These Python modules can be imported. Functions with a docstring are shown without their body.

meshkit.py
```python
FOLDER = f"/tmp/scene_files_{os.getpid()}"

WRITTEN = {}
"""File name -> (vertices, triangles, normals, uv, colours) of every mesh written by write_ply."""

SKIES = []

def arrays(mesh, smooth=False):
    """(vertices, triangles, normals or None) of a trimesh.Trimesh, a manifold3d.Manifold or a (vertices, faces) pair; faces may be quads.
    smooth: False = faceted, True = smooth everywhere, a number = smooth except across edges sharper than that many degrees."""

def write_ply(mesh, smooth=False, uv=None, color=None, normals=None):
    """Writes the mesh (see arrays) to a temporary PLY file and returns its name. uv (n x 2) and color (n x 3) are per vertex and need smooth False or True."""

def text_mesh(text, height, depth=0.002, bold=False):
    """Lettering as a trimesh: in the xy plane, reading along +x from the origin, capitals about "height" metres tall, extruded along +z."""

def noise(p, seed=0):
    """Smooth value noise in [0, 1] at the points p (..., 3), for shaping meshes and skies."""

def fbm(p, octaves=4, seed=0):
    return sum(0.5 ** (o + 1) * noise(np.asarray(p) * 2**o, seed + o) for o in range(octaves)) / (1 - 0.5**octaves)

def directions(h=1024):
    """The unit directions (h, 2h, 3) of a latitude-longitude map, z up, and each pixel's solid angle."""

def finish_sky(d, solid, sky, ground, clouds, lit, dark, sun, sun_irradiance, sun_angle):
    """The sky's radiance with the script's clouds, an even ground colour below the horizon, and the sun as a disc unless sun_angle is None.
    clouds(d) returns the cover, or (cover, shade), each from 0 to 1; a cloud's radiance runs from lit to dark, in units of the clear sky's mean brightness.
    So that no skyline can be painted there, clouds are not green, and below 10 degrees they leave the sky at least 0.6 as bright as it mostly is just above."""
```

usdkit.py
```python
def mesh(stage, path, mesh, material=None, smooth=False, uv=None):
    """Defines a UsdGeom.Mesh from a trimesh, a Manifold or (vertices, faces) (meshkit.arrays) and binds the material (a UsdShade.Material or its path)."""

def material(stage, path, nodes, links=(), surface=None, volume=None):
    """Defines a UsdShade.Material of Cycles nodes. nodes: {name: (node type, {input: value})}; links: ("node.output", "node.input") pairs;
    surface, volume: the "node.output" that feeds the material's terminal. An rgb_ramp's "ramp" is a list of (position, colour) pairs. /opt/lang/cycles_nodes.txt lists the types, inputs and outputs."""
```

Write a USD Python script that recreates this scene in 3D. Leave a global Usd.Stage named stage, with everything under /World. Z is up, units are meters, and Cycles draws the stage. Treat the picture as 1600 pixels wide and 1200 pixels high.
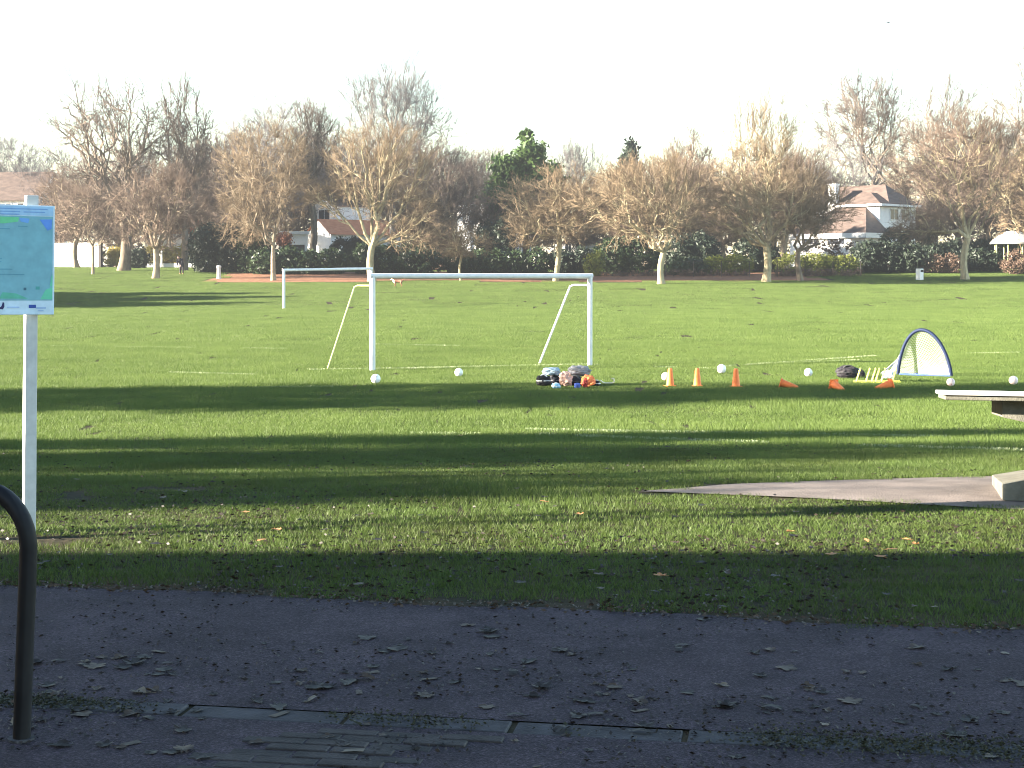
import math
import numpy as np, trimesh, shapely, manifold3d as m3
from shapely.geometry import Polygon, Point
from scipy.spatial import cKDTree
from scipy.interpolate import PchipInterpolator
from pxr import Usd, UsdGeom, UsdLux, UsdShade, Gf, Sdf, Vt
import usdkit, meshkit

stage = Usd.Stage.CreateInMemory()
UsdGeom.SetStageUpAxis(stage, 'Z'); UsdGeom.SetStageMetersPerUnit(stage, 1.0)
UsdGeom.Xform.Define(stage, '/World'); UsdGeom.Scope.Define(stage, '/World/Looks')

# ------------------------------------------------------------------ camera, sky, sun, exposure
EYE, F, HZ = 1.6, 2400.0, 430.0            # eye height, focal length and horizon row in the photograph's 1600 x 1200 pixels
EXPOSURE = 3.2
SKY, SUN = 0.05, 1.2
SUN_EL, SUN_AZ = math.radians(15.0), math.atan2(-0.982, -0.19)
cam = UsdGeom.Camera.Define(stage, '/World/camera')
cam.CreateHorizontalApertureAttr(36.0); cam.CreateVerticalApertureAttr(27.0); cam.CreateFocalLengthAttr(36.0 * F / 1600)
cam.CreateVerticalApertureOffsetAttr(-36.0 * (600 - HZ) / 1600)
cam.CreateClippingRangeAttr((0.1, 5000.0)); cam.CreateExposureAttr(EXPOSURE)
cam.AddTranslateOp().Set((0, 0, EYE)); cam.AddRotateXOp().Set(90.0)
sd = np.array([math.sin(SUN_AZ) * math.cos(SUN_EL), math.cos(SUN_AZ) * math.cos(SUN_EL), math.sin(SUN_EL)])
dome = UsdLux.DomeLight.Define(stage, '/World/sky')
dome.GetPrim().SetCustomDataByKey('kind', 'structure')
skymat = usdkit.material(stage, '/World/Looks/sky_air', {
    's': ('sky_texture', dict(sky_type='single_scattering', sun_disc=False, sun_elevation=SUN_EL, sun_rotation=SUN_AZ, air_density=1.3, aerosol_density=0.5, ozone_density=2.0)),
    'b': ('background_shader', dict(strength=SKY))}, [('s.color', 'b.color')], surface='b.background')
UsdShade.MaterialBindingAPI.Apply(dome.GetPrim()).Bind(skymat)
sun = UsdLux.DistantLight.Define(stage, '/World/sun')
sun.CreateIntensityAttr(SUN); sun.CreateAngleAttr(0.53); sun.CreateNormalizeAttr(True); sun.CreateColorAttr((1.0, 0.89, 0.74))
zx = np.cross([0, 0, 1.0], sd); zx /= np.linalg.norm(zx); zy = np.cross(sd, zx)
M4 = np.eye(4); M4[0, :3], M4[1, :3], M4[2, :3] = zx, zy, sd
sun.AddTransformOp().Set(Gf.Matrix4d(*M4.ravel().tolist()))

# ------------------------------------------------------------------ ground profile and helpers
_zy = np.array([-80, 0, 9.6, 10.9, 14, 18, 24, 36, 50, 69, 83.8, 97, 111, 120, 130, 140, 160, 220, 1200], float)
_zz = np.array([0, 0, 0.0, 0.0, -0.16, -0.36, -0.5, -0.55, -0.47, -0.36, -0.2, 0.3, 0.95, 1.45, 2.0, 2.3, 2.45, 2.5, 2.5], float)
gz = PchipInterpolator(_zy, _zz)
gslope = gz.derivative()
_ys = np.linspace(3, 150, 6000); _py = HZ + F * (EYE - gz(_ys)) / _ys
def ground(px, py):                          # the point of the ground seen at a pixel of the photograph
    k = np.where((_py[:-1] >= py) & (_py[1:] < py))[0]
    y = _ys[k[0]] if len(k) else 150.0
    return np.array([(px - 800) / F * y, y, float(gz(y))])
def at(px, py, Y): return np.array([(px - 800) / F * Y, Y, EYE - (py - HZ) / F * Y])
def on(px, Y): return np.array([(px - 800) / F * Y, Y, float(gz(Y))])

used = {}
def path_of(name, parent=None):
    base = (str(parent.GetPath()) if parent is not None else '/World') + '/' + name
    n = used.get(base, 0); used[base] = n + 1
    return base if n == 0 else f'{base}_{n:03d}'
def tag(p, label=None, cat=None, group=None, kind=None):
    for k, v in (('label', label), ('category', cat), ('group', group), ('kind', kind)):
        if v: p.SetCustomDataByKey(k, v)
    return p
def prim(o): return o.GetPrim() if hasattr(o, 'GetPrim') and not isinstance(o, Usd.Prim) else o
def obj(name, mesh, m, parent=None, smooth=False, **kw):
    if isinstance(mesh, list): mesh = trimesh.util.concatenate(mesh)
    return tag(usdkit.mesh(stage, path_of(name, parent), mesh, m, smooth).GetPrim(), **kw)
def thing(name, label, cat, loc=(0, 0, 0), rz=0, group=None, kind=None, scale=None):
    x = UsdGeom.Xform.Define(stage, path_of(name))
    x.AddTranslateOp().Set(Gf.Vec3d(*map(float, loc))); x.AddRotateZOp().Set(float(rz))
    if scale is not None: x.AddScaleOp().Set(Gf.Vec3f(*map(float, np.broadcast_to(scale, 3))))
    return tag(x.GetPrim(), label, cat, group, kind)
def dup(src, name, label, cat, loc, rz=0, group=None, scale=1.0):
    x = UsdGeom.Xform.Define(stage, path_of(name))
    p = x.GetPrim(); p.GetReferences().AddInternalReference(src.GetPath())
    x.ClearXformOpOrder()
    x.AddTranslateOp().Set(Gf.Vec3d(*map(float, loc))); x.AddRotateZOp().Set(float(rz)); x.AddScaleOp().Set(Gf.Vec3f(*map(float, np.broadcast_to(scale, 3))))
    p.SetInstanceable(True)
    return tag(p, label, cat, group)
def struct(name, mesh, m, **kw): return obj(name, mesh, m, kind='structure', **kw)

# ------------------------------------------------------------------ materials
def mat(name, col, col2=None, rough=0.6, scale=6.0, detail=4.0, bump=0.0, bscale=None, spec=0.3, metal=0.0, lo=0.35, hi=0.65, stretch=(1, 1, 1), bdist=0.02, space='object'):
    col2 = col if col2 is None else col2
    n = {'c': ('texture_coordinate', {}), 'm': ('mapping', dict(scale=stretch)), 'n': ('noise_texture', dict(scale=scale, detail=detail, roughness=0.6)),
         'r': ('rgb_ramp', dict(ramp=[(0, col), (lo, col), (hi, col2), (1, col2)])),
         'p': ('principled_bsdf', dict(roughness=rough, specular_ior_level=spec, metallic=metal))}
    src = 'c.object'
    if space == 'world': n['c'] = ('geometry', {}); src = 'c.position'
    l = [(src, 'm.vector'), ('m.vector', 'n.vector'), ('n.fac', 'r.fac'), ('r.color', 'p.base_color')]
    if bump:
        n['bn'] = ('noise_texture', dict(scale=bscale or scale * 3, detail=5.0)); n['b'] = ('bump', dict(strength=bump, distance=bdist))
        l += [('m.vector', 'bn.vector'), ('bn.fac', 'b.height'), ('b.normal', 'p.normal')]
    return usdkit.material(stage, '/World/Looks/' + name, n, l, surface='p.BSDF')
def leafmat(name, stops, trans=0.3, noise=None, rough=0.5, big=None):
    """foliage: a colour of its own for each leaf, some light coming through"""
    n = {'g': ('geometry', {}), 'r': ('rgb_ramp', dict(ramp=stops)), 'p': ('principled_bsdf', dict(roughness=rough, specular_ior_level=0.25)), 't': ('translucent_bsdf', {}), 'x': ('mix_closure', dict(fac=trans))}
    l = [('g.random_per_island', 'r.fac')]
    out = 'r.color'
    if big:
        sc, a, b = big
        n['n'] = ('noise_texture', dict(scale=sc, detail=5.0, roughness=0.65)); n['q'] = ('rgb_ramp', dict(ramp=[(0.3, a), (0.7, b)])); n['k'] = ('mix', dict(mix_type='multiply', fac=1.0))
        l += [('g.position', 'n.vector'), ('n.fac', 'q.fac'), ('r.color', 'k.color1'), ('q.color', 'k.color2')]
        out = 'k.color'
    l += [(out, 'p.base_color'), (out, 't.color'), ('p.BSDF', 'x.closure1'), ('t.BSDF', 'x.closure2')]
    return usdkit.material(stage, '/World/Looks/' + name, n, l, surface='x.closure')

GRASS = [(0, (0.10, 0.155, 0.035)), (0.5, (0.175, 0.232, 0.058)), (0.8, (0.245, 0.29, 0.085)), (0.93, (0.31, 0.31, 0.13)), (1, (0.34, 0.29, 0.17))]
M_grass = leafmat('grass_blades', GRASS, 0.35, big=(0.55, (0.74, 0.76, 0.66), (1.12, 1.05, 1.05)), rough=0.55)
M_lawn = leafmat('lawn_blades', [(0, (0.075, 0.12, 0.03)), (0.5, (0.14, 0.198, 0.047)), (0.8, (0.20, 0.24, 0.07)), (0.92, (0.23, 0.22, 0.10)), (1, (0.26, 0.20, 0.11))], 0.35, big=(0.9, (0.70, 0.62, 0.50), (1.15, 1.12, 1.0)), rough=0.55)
M_line = leafmat('painted_grass', [(0, (0.32, 0.37, 0.22)), (1, (0.56, 0.58, 0.48))], 0.15, rough=0.7)
M_soil = mat('turf_soil', (0.020, 0.020, 0.011), (0.050, 0.038, 0.022), 0.95, 2.2, 6, bump=0.5, bscale=18, spec=0.1, space='world')
M_litter = mat('leaf_litter', (0.16, 0.075, 0.045), (0.28, 0.15, 0.09), 0.95, 3.0, 8, bump=0.8, bscale=12, spec=0.1, space='world')
M_tarmac = usdkit.material(stage, '/World/Looks/tarmac', {
    'g': ('geometry', {}), 'n': ('noise_texture', dict(scale=1.9, detail=8.0, roughness=0.72)), 'f': ('noise_texture', dict(scale=95.0, detail=4.0, roughness=0.7)), 'v': ('voronoi_texture', dict(scale=150.0)),
    'r': ('rgb_ramp', dict(ramp=[(0.3, (0.018, 0.0125, 0.0165)), (0.5, (0.036, 0.026, 0.034)), (0.7, (0.058, 0.043, 0.053))])),
    's': ('rgb_ramp', dict(ramp=[(0.33, (0.25, 0.25, 0.25)), (0.5, (0.9, 0.9, 0.9)), (0.60, (1.4, 1.4, 1.4)), (0.68, (3.0, 3.0, 2.9))])),
    'k': ('mix', dict(mix_type='multiply', fac=1.0)), 'b': ('bump', dict(strength=0.7, distance=0.006)), 'p': ('principled_bsdf', dict(roughness=0.85, specular_ior_level=0.25))},
    [('g.position', 'n.vector'), ('g.position', 'f.vector'), ('g.position', 'v.vector'), ('n.fac', 'r.fac'), ('f.fac', 's.fac'), ('r.color', 'k.color1'), ('s.color', 'k.color2'), ('k.color', 'p.base_color'), ('v.distance', 'b.height'), ('b.normal', 'p.normal')], surface='p.BSDF')
M_pad = mat('concrete_pad', (0.105, 0.086, 0.075), (0.185, 0.152, 0.132), 0.9, 2.5, 8, bump=0.4, bscale=60, space='world')
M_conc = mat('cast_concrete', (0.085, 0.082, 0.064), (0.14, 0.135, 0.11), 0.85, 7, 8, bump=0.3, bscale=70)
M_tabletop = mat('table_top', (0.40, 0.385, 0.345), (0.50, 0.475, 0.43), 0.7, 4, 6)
M_brick = mat('paver_brick', (0.026, 0.0235, 0.022), (0.052, 0.045, 0.043), 0.9, 9, 8, bump=0.5, bscale=90, space='world')
M_edge = mat('edging_concrete', (0.026, 0.024, 0.026), (0.062, 0.060, 0.064), 0.9, 6, 7, bump=0.4, bscale=80, space='world')
M_moss = leafmat('moss', [(0, (0.035, 0.035, 0.018)), (0.6, (0.06, 0.065, 0.025)), (1, (0.12, 0.10, 0.055))], 0.15)
M_white = mat('white_paint', (0.62, 0.62, 0.60), (0.70, 0.70, 0.68), 0.4, 12, 4)
M_goal = mat('goal_paint', (0.50, 0.51, 0.52), (0.62, 0.62, 0.62), 0.4, 5, 6, spec=0.5)
M_stay = mat('stay_paint', (0.30, 0.34, 0.13), (0.42, 0.45, 0.22), 0.5, 5, 6)
M_blackmetal = mat('black_coating', (0.003, 0.003, 0.004), (0.008, 0.008, 0.009), 0.5, 10, 4, spec=0.2)
M_render = mat('white_render', (0.76, 0.75, 0.72), (0.84, 0.83, 0.80), 0.85, 1.5, 5)
M_tileR = mat('orange_tile', (0.32, 0.11, 0.05), (0.44, 0.18, 0.09), 0.85, 2.0, 7, bump=0.5, bscale=9, stretch=(1, 1, 3))
M_tileB = mat('brown_tile', (0.062, 0.044, 0.037), (0.11, 0.078, 0.064), 0.85, 1.5, 7, bump=0.5, bscale=9, stretch=(1, 1, 3))
M_glass = usdkit.material(stage, '/World/Looks/house_glass', {'p': ('principled_bsdf', dict(base_color=(0.03, 0.035, 0.045), roughness=0.12, specular_ior_level=0.3))}, [], surface='p.BSDF')
M_dark = mat('dark_timber', (0.035, 0.03, 0.028), (0.06, 0.05, 0.045), 0.8, 4, 5)
M_felt = mat('grey_roof', (0.42, 0.40, 0.37), (0.55, 0.52, 0.48), 0.7, 2, 5)
def bark(name, a, b): return mat('bark_' + name, a, b, 0.9, 5.0, 6, bump=0.6, bscale=16, spec=0.15, stretch=(1, 1, 0.35))
B_gold, T_gold = bark('gold', (0.20, 0.165, 0.10), (0.36, 0.31, 0.20)), mat('twig_gold', (0.13, 0.092, 0.056), (0.215, 0.16, 0.10), 0.85, 0.9, 3)
B_pink, T_pink = bark('pink', (0.16, 0.125, 0.09), (0.30, 0.245, 0.175)), mat('twig_pink', (0.10, 0.07, 0.052), (0.165, 0.118, 0.085), 0.85, 0.9, 3)
B_brown, T_brown = bark('brown', (0.10, 0.08, 0.062), (0.20, 0.16, 0.12)), mat('twig_brown', (0.085, 0.064, 0.052), (0.145, 0.11, 0.09), 0.85, 0.9, 3)
B_grey, T_grey = bark('grey', (0.15, 0.135, 0.12), (0.26, 0.24, 0.21)), mat('twig_grey', (0.11, 0.10, 0.098), (0.17, 0.155, 0.15), 0.85, 0.9, 3)
B_ivy = bark('dark', (0.05, 0.045, 0.035), (0.11, 0.09, 0.07))
L_laurel = leafmat('laurel_leaf', [(0, (0.032, 0.052, 0.022)), (0.6, (0.065, 0.10, 0.04)), (1, (0.13, 0.17, 0.075))], 0.15, rough=0.35, big=(0.5, (0.6, 0.65, 0.7), (1.25, 1.2, 1.1)))
L_dark = leafmat('dark_evergreen_leaf', [(0, (0.022, 0.033, 0.02)), (0.7, (0.04, 0.058, 0.032)), (1, (0.075, 0.098, 0.05))], 0.1, rough=0.5)
L_lime = leafmat('privet_leaf', [(0, (0.15, 0.17, 0.03)), (0.6, (0.24, 0.26, 0.05)), (1, (0.36, 0.35, 0.10))], 0.3)
L_yellow = leafmat('yellow_hedge_leaf', [(0, (0.34, 0.29, 0.09)), (1, (0.52, 0.44, 0.18))], 0.3)
L_pine = leafmat('bright_conifer_leaf', [(0, (0.05, 0.09, 0.025)), (0.6, (0.10, 0.16, 0.045)), (1, (0.17, 0.23, 0.075))], 0.2, big=(0.45, (0.5, 0.55, 0.6), (1.3, 1.25, 1.1)))
L_beech = leafmat('brown_hedge_leaf', [(0, (0.13, 0.085, 0.06)), (1, (0.26, 0.17, 0.11))], 0.25)
L_orange = leafmat('orange_leaf', [(0, (0.30, 0.13, 0.08)), (1, (0.42, 0.22, 0.15))], 0.25)
LEAFS = [leafmat('fallen_leaf_' + n, s, 0.15, big=(9.0, (0.7, 0.7, 0.7), (1.2, 1.2, 1.2))) for n, s in (('dark', [(0, (0.020, 0.014, 0.010)), (1, (0.05, 0.036, 0.026))]), ('brown', [(0, (0.055, 0.036, 0.022)), (1, (0.12, 0.08, 0.05))]), ('pale', [(0, (0.15, 0.12, 0.085)), (1, (0.26, 0.21, 0.16))]), ('orange', [(0, (0.42, 0.20, 0.08)), (1, (0.55, 0.30, 0.14))]))]
def flat(name, c, rough=0.6, spec=0.4, metal=0.0): return mat(name, tuple(0.9 * x for x in c), tuple(min(1.08 * x, 0.95) for x in c), rough, 14, 4, spec=spec, metal=metal)

# ------------------------------------------------------------------ mesh helpers
def tri(v, f): return trimesh.Trimesh(np.asarray(v, float), np.asarray(f, int), process=False)
def box(x0, x1, y0, y1, z0, z1):
    b = trimesh.creation.box([x1 - x0, y1 - y0, z1 - z0]); b.apply_translation([(x0 + x1) / 2, (y0 + y1) / 2, (z0 + z1) / 2]); return b
def rbox(sx, sy, sz, r=0.01):
    s = [m3.Manifold.sphere(r, 8).translate((x * (sx / 2 - r), y * (sy / 2 - r), z * (sz / 2 - r) + sz / 2)) for x in (-1, 1) for y in (-1, 1) for z in (-1, 1)]
    o = m3.Manifold.batch_hull(s).to_mesh()
    return tri(o.vert_properties[:, :3], o.tri_verts)
def frames(d):
    d = d / np.maximum(np.linalg.norm(d, axis=1, keepdims=True), 1e-9)
    up = np.where(np.abs(d[:, 2:3]) > 0.9, [[1.0, 0, 0]], [[0, 0, 1.0]])
    a = np.cross(d, up); a /= np.maximum(np.linalg.norm(a, axis=1, keepdims=True), 1e-9)
    return a, np.cross(d, a)
def segs(rings, radii, s):
    """n tubes at once: rings is a list of (n, 3) centre points, radii of (n,)"""
    n = len(rings[0])
    if n == 0: return np.zeros((0, 3)), np.zeros((0, 3), int)
    a, b = frames(rings[-1] - rings[0])
    th = np.arange(s) / s * 2 * np.pi
    v = np.stack([c[:, None] + r[:, None, None] * (np.cos(th)[None, :, None] * a[:, None] + np.sin(th)[None, :, None] * b[:, None]) for c, r in zip(rings, radii)], 1)  # n, rings, s, 3
    k = len(rings); idx = np.arange(n * k * s).reshape(n, k, s)
    p, q = idx[:, :-1], idx[:, 1:]
    p2, q2 = np.roll(p, -1, 2), np.roll(q, -1, 2)
    f = np.concatenate([np.stack([p, p2, q2], -1).reshape(-1, 3), np.stack([p, q2, q], -1).reshape(-1, 3)])
    return v.reshape(-1, 3), f
def spikes(a, b, r):
    n = len(a); x, y = frames(b - a); th = np.arange(3) / 3 * 2 * np.pi
    base = a[:, None] + r[:, None, None] * (np.cos(th)[None, :, None] * x[:, None] + np.sin(th)[None, :, None] * y[:, None])
    v = np.concatenate([base, b[:, None]], 1).reshape(-1, 3); o = np.arange(n)[:, None, None] * 4
    return v, (o + np.array([[0, 1, 3], [1, 2, 3], [2, 0, 3]])[None]).reshape(-1, 3)
def join(parts):
    vs, fs, o = [], [], 0
    for v, f in parts:
        vs.append(v); fs.append(f + o); o += len(v)
    return tri(np.vstack(vs), np.vstack(fs))
def tube(points, r, s=10, caps=True):
    p = np.asarray(points, float); r = np.broadcast_to(np.asarray(r, float), len(p))
    t = np.gradient(p, axis=0); t /= np.linalg.norm(t, axis=1, keepdims=True)
    ref = np.array([0, 0, 1.0]) if abs(t[0, 2]) < 0.9 else np.array([1.0, 0, 0])
    vs = []; a = np.cross(t[0], ref)
    th = np.arange(s) / s * 2 * np.pi
    for i in range(len(p)):
        a = a - t[i] * (a @ t[i]); a /= np.linalg.norm(a); b = np.cross(t[i], a)
        vs.append(p[i] + r[i] * (np.cos(th)[:, None] * a + np.sin(th)[:, None] * b))
    v = np.vstack(vs); f = []
    for i in range(len(p) - 1):
        for j in range(s):
            k = (j + 1) % s
            f += [[i * s + j, i * s + k, (i + 1) * s + k], [i * s + j, (i + 1) * s + k, (i + 1) * s + j]]
    if caps:
        n = len(v); v = np.vstack([v, p[0], p[-1]]); e = (len(p) - 1) * s
        for j in range(s):
            k = (j + 1) % s
            f += [[k, j, n], [e + j, e + k, n + 1]]
    return tri(v, f)
def lump(rx, ry, rz, seed, amp=0.18, freq=2.2, n=3, power=0.8):
    m = trimesh.creation.icosphere(n); v = np.array(m.vertices)
    v = np.sign(v) * np.abs(v) ** power
    v *= (1 + amp * (meshkit.fbm(v * freq + seed * 7.3, 3, seed) - 0.5) * 2)[:, None]
    v *= [rx, ry, rz]; v[:, 2] += rz; v[:, 2] = np.maximum(v[:, 2], 0.0)
    return tri(v, m.faces)
def prism(poly, z0, z1):
    m = trimesh.creation.extrude_polygon(poly, z1 - z0, engine='earcut'); m.apply_translation([0, 0, z0]); return m
def moved(m, loc=(0, 0, 0), rz=0.0, rx=0.0, ry=0.0):
    m = m.copy(); T = trimesh.transformations
    m.apply_transform(T.translation_matrix(loc) @ T.rotation_matrix(rz, [0, 0, 1]) @ T.rotation_matrix(ry, [0, 1, 0]) @ T.rotation_matrix(rx, [1, 0, 0])); return m

# ------------------------------------------------------------------ the ground, the path, the concrete pad
ys = np.concatenate([np.linspace(-80, -13, 5), np.arange(-12, 6.1, 0.5), np.arange(6.5, 165, 0.5), np.linspace(170, 1200, 20)])
xs = np.array([-900, -200, -80, -40, -20, -10, -5, 0, 5, 10, 20, 40, 80, 200, 900.0])
gx, gy = np.meshgrid(xs, ys); nx_ = len(xs)
gv = np.stack([gx.ravel(), gy.ravel(), gz(gy.ravel()) - 0.004], 1)
ii = (np.arange(len(ys) - 1)[:, None] * nx_ + np.arange(nx_ - 1)).ravel()
struct('ground', tri(gv, np.vstack([np.stack([ii, ii + 1, ii + nx_ + 1], 1), np.stack([ii, ii + nx_ + 1, ii + nx_], 1)])), M_soil, smooth=True)
P0, P1 = ground(0, 912), ground(1600, 985)
edge_slope = (P1[1] - P0[1]) / (P1[0] - P0[0])
def edge(x): return P0[1] + edge_slope * (x - P0[0]) + 0.03 * np.sin(x * 3.1) + 0.02 * np.sin(x * 7.7 + 1)
K0, K1 = ground(0, 1086), ground(1600, 1167)          # the edging between the path and the older paving nearer the camera
kslope = (K1[1] - K0[1]) / (K1[0] - K0[0])
def kerb_y(x): return K0[1] + kslope * (x - K0[0])
def sheet(poly, z, step=None):
    out = []; x0, y0, x1, y1 = poly.bounds        # cut at the rows of the ground's own grid, so that it lies on the ground everywhere
    for r in np.arange(math.floor(y0 * 2) / 2, y1, 0.5):
        g = poly.intersection(shapely.box(x0 - 1, r, x1 + 1, r + 0.5))
        for q in getattr(g, 'geoms', [g]):
            if q.geom_type == 'Polygon' and q.area > 1e-6:
                v, f = trimesh.creation.triangulate_polygon(q, engine='earcut'); v = np.c_[v, np.zeros(len(v))]
                v[:, 2] = np.interp(v[:, 1], ys, gz(ys)) + z; out.append((v, f))
    return join(out)
exs = np.arange(-13, 13.1, 0.15)
kexs = np.arange(-13, 13.1, 0.5)
path = struct('path', sheet(Polygon([(x, edge(x)) for x in exs] + [(x, kerb_y(x)) for x in kexs[::-1]]), 0.004), M_tarmac)
pav = struct('pavement', sheet(Polygon([(x, kerb_y(x) - 0.154) for x in kexs] + [(13, -12), (-13, -12)]), 0.004), M_tarmac)
padpx = [(1000, 768), (1060, 764), (1130, 758), (1220, 754), (1310, 751), (1400, 748.5), (1500, 745.5), (1600, 744.5), (1760, 743), (1760, 812), (1600, 797), (1500, 792), (1400, 786.5), (1300, 781), (1200, 775.5), (1100, 771.5)]
pad_poly = Polygon([tuple(ground(*p)[:2]) for p in padpx])
struct('concrete_pad', sheet(pad_poly, 0.006), M_pad)

R = np.random.default_rng(11)
# edging blocks along the path and a patch of brick-on-edge pavers, each its own piece
kang = math.atan(kslope)
x = -4.2
while x < 4.0:
    L = 0.6
    b = rbox(L - 0.012, 0.14, 0.06, 0.006)
    obj('edging_block', moved(b, (x + L / 2, kerb_y(x + L / 2) - 0.077, -0.055 + R.uniform(-0.004, 0.003)), kang, R.uniform(-0.02, 0.02)), M_edge, pav); x += L
paver_area = Polygon([tuple(ground(*p)[:2]) for p in [(250, 1215), (470, 1142), (560, 1112), (720, 1108), (890, 1122), (800, 1145), (650, 1168), (560, 1215)]])
for r in range(-8, 26):
    yy = 4.85 + r * 0.068
    off = 0.107 * (r % 2)
    for c in range(-10, 8):
        xx = c * 0.222 + off + 0.04
        X, Y = xx * math.cos(kang) - (yy - 5) * math.sin(kang), 5 + xx * math.sin(kang) + (yy - 5) * math.cos(kang)
        if paver_area.contains(Point(X, Y)) and Y < kerb_y(X) - 0.2:
            obj('brick', moved(rbox(0.214, 0.062, 0.06, 0.005), (X, Y, -0.0515 + R.uniform(-0.003, 0.003)), kang + R.uniform(-0.012, 0.012), R.uniform(-0.03, 0.03)), M_brick, pav)
strip_xs = np.linspace(-23, 24, 60)
lo = 114.0 + 2.0 * meshkit.noise(np.c_[strip_xs * 0.35, strip_xs * 0, strip_xs * 0]) + 1.3 * np.maximum(0, -strip_xs / 23) * -1
hi = np.full(60, 127.0)
litter_poly = Polygon([(a, b) for a, b in zip(strip_xs, lo)] + [(a, b) for a, b in zip(strip_xs[::-1], hi[::-1])])
lv, lf = [], []
for i in range(60):
    for j in range(14):
        yv = lo[i] + (hi[i] - lo[i]) * j / 13; lv.append((strip_xs[i], yv, float(gz(yv)) + 0.012))
for i in range(59):
    for j in range(13):
        a = i * 14 + j; lf += [[a, a + 14, a + 15], [a, a + 15, a + 1]]
struct('leaf_litter', tri(lv, lf), M_litter)

# ------------------------------------------------------------------ grass: tufts of real blades
def blades(n, size, h, w, seed, segs_=2, spread=0.5):
    r = np.random.default_rng(seed)
    p = np.c_[r.uniform(-size / 2, size / 2, (n, 2)), np.zeros(n)]
    a = r.uniform(0, 2 * np.pi, n); hh = h * r.uniform(0.45, 1.25, n); ww = w * r.uniform(0.6, 1.3, n)
    side = np.c_[np.cos(a), np.sin(a), 0 * a] * ww[:, None] / 2
    la = r.uniform(0, 2 * np.pi, n); lean = np.c_[np.cos(la), np.sin(la), 0 * la] * (hh * spread * r.uniform(0.2, 1.3, n))[:, None]
    top = p + lean + np.c_[0 * a, 0 * a, hh]
    p[:, 2] -= 0.01
    if segs_ == 1:
        v = np.stack([p - side, p + side, top], 1).reshape(-1, 3); return tri(v, np.arange(3 * n).reshape(-1, 3))
    mid = p + lean * 0.35 + np.c_[0 * a, 0 * a, hh * 0.6]
    v = np.stack([p - side, p + side, mid - side * 0.8, mid + side * 0.8, top], 1).reshape(-1, 3)
    o = np.arange(n)[:, None, None] * 5
    return tri(v, (o + np.array([[0, 1, 3], [0, 3, 2], [2, 3, 4]])[None]).reshape(-1, 3))
def instancer(name, protos, mats, pos, idx, yaw, scl, label=None, cat=None):
    pi = UsdGeom.PointInstancer.Define(stage, path_of(name)); p = pi.GetPrim()
    tgt = []
    for k, (m, mt) in enumerate(zip(protos, mats)):
        tgt.append(usdkit.mesh(stage, str(p.GetPath()) + ('/tuft' if k == 0 else f'/tuft_{k:03d}'), m, mt).GetPath())
    pi.CreatePrototypesRel().SetTargets(tgt)
    pi.CreateProtoIndicesAttr(Vt.IntArray(list(map(int, idx))))
    pi.CreatePositionsAttr(Vt.Vec3fArray.FromNumpy(np.asarray(pos, np.float32)))
    sl = np.arctan(gslope(pos[:, 1])) / 2; cy, sy = np.cos(yaw / 2), np.sin(yaw / 2); cx, sx = np.cos(sl), np.sin(sl)
    q = np.c_[cx * cy, sx * cy, -sx * sy, cx * sy]
    pi.CreateOrientationsAttr(Vt.QuathArray([Gf.Quath(*map(float, r_)) for r_ in q]))
    pi.CreateScalesAttr(Vt.Vec3fArray.FromNumpy(np.asarray(scl, np.float32)))
    return tag(p, label, cat, kind='stuff')
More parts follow.
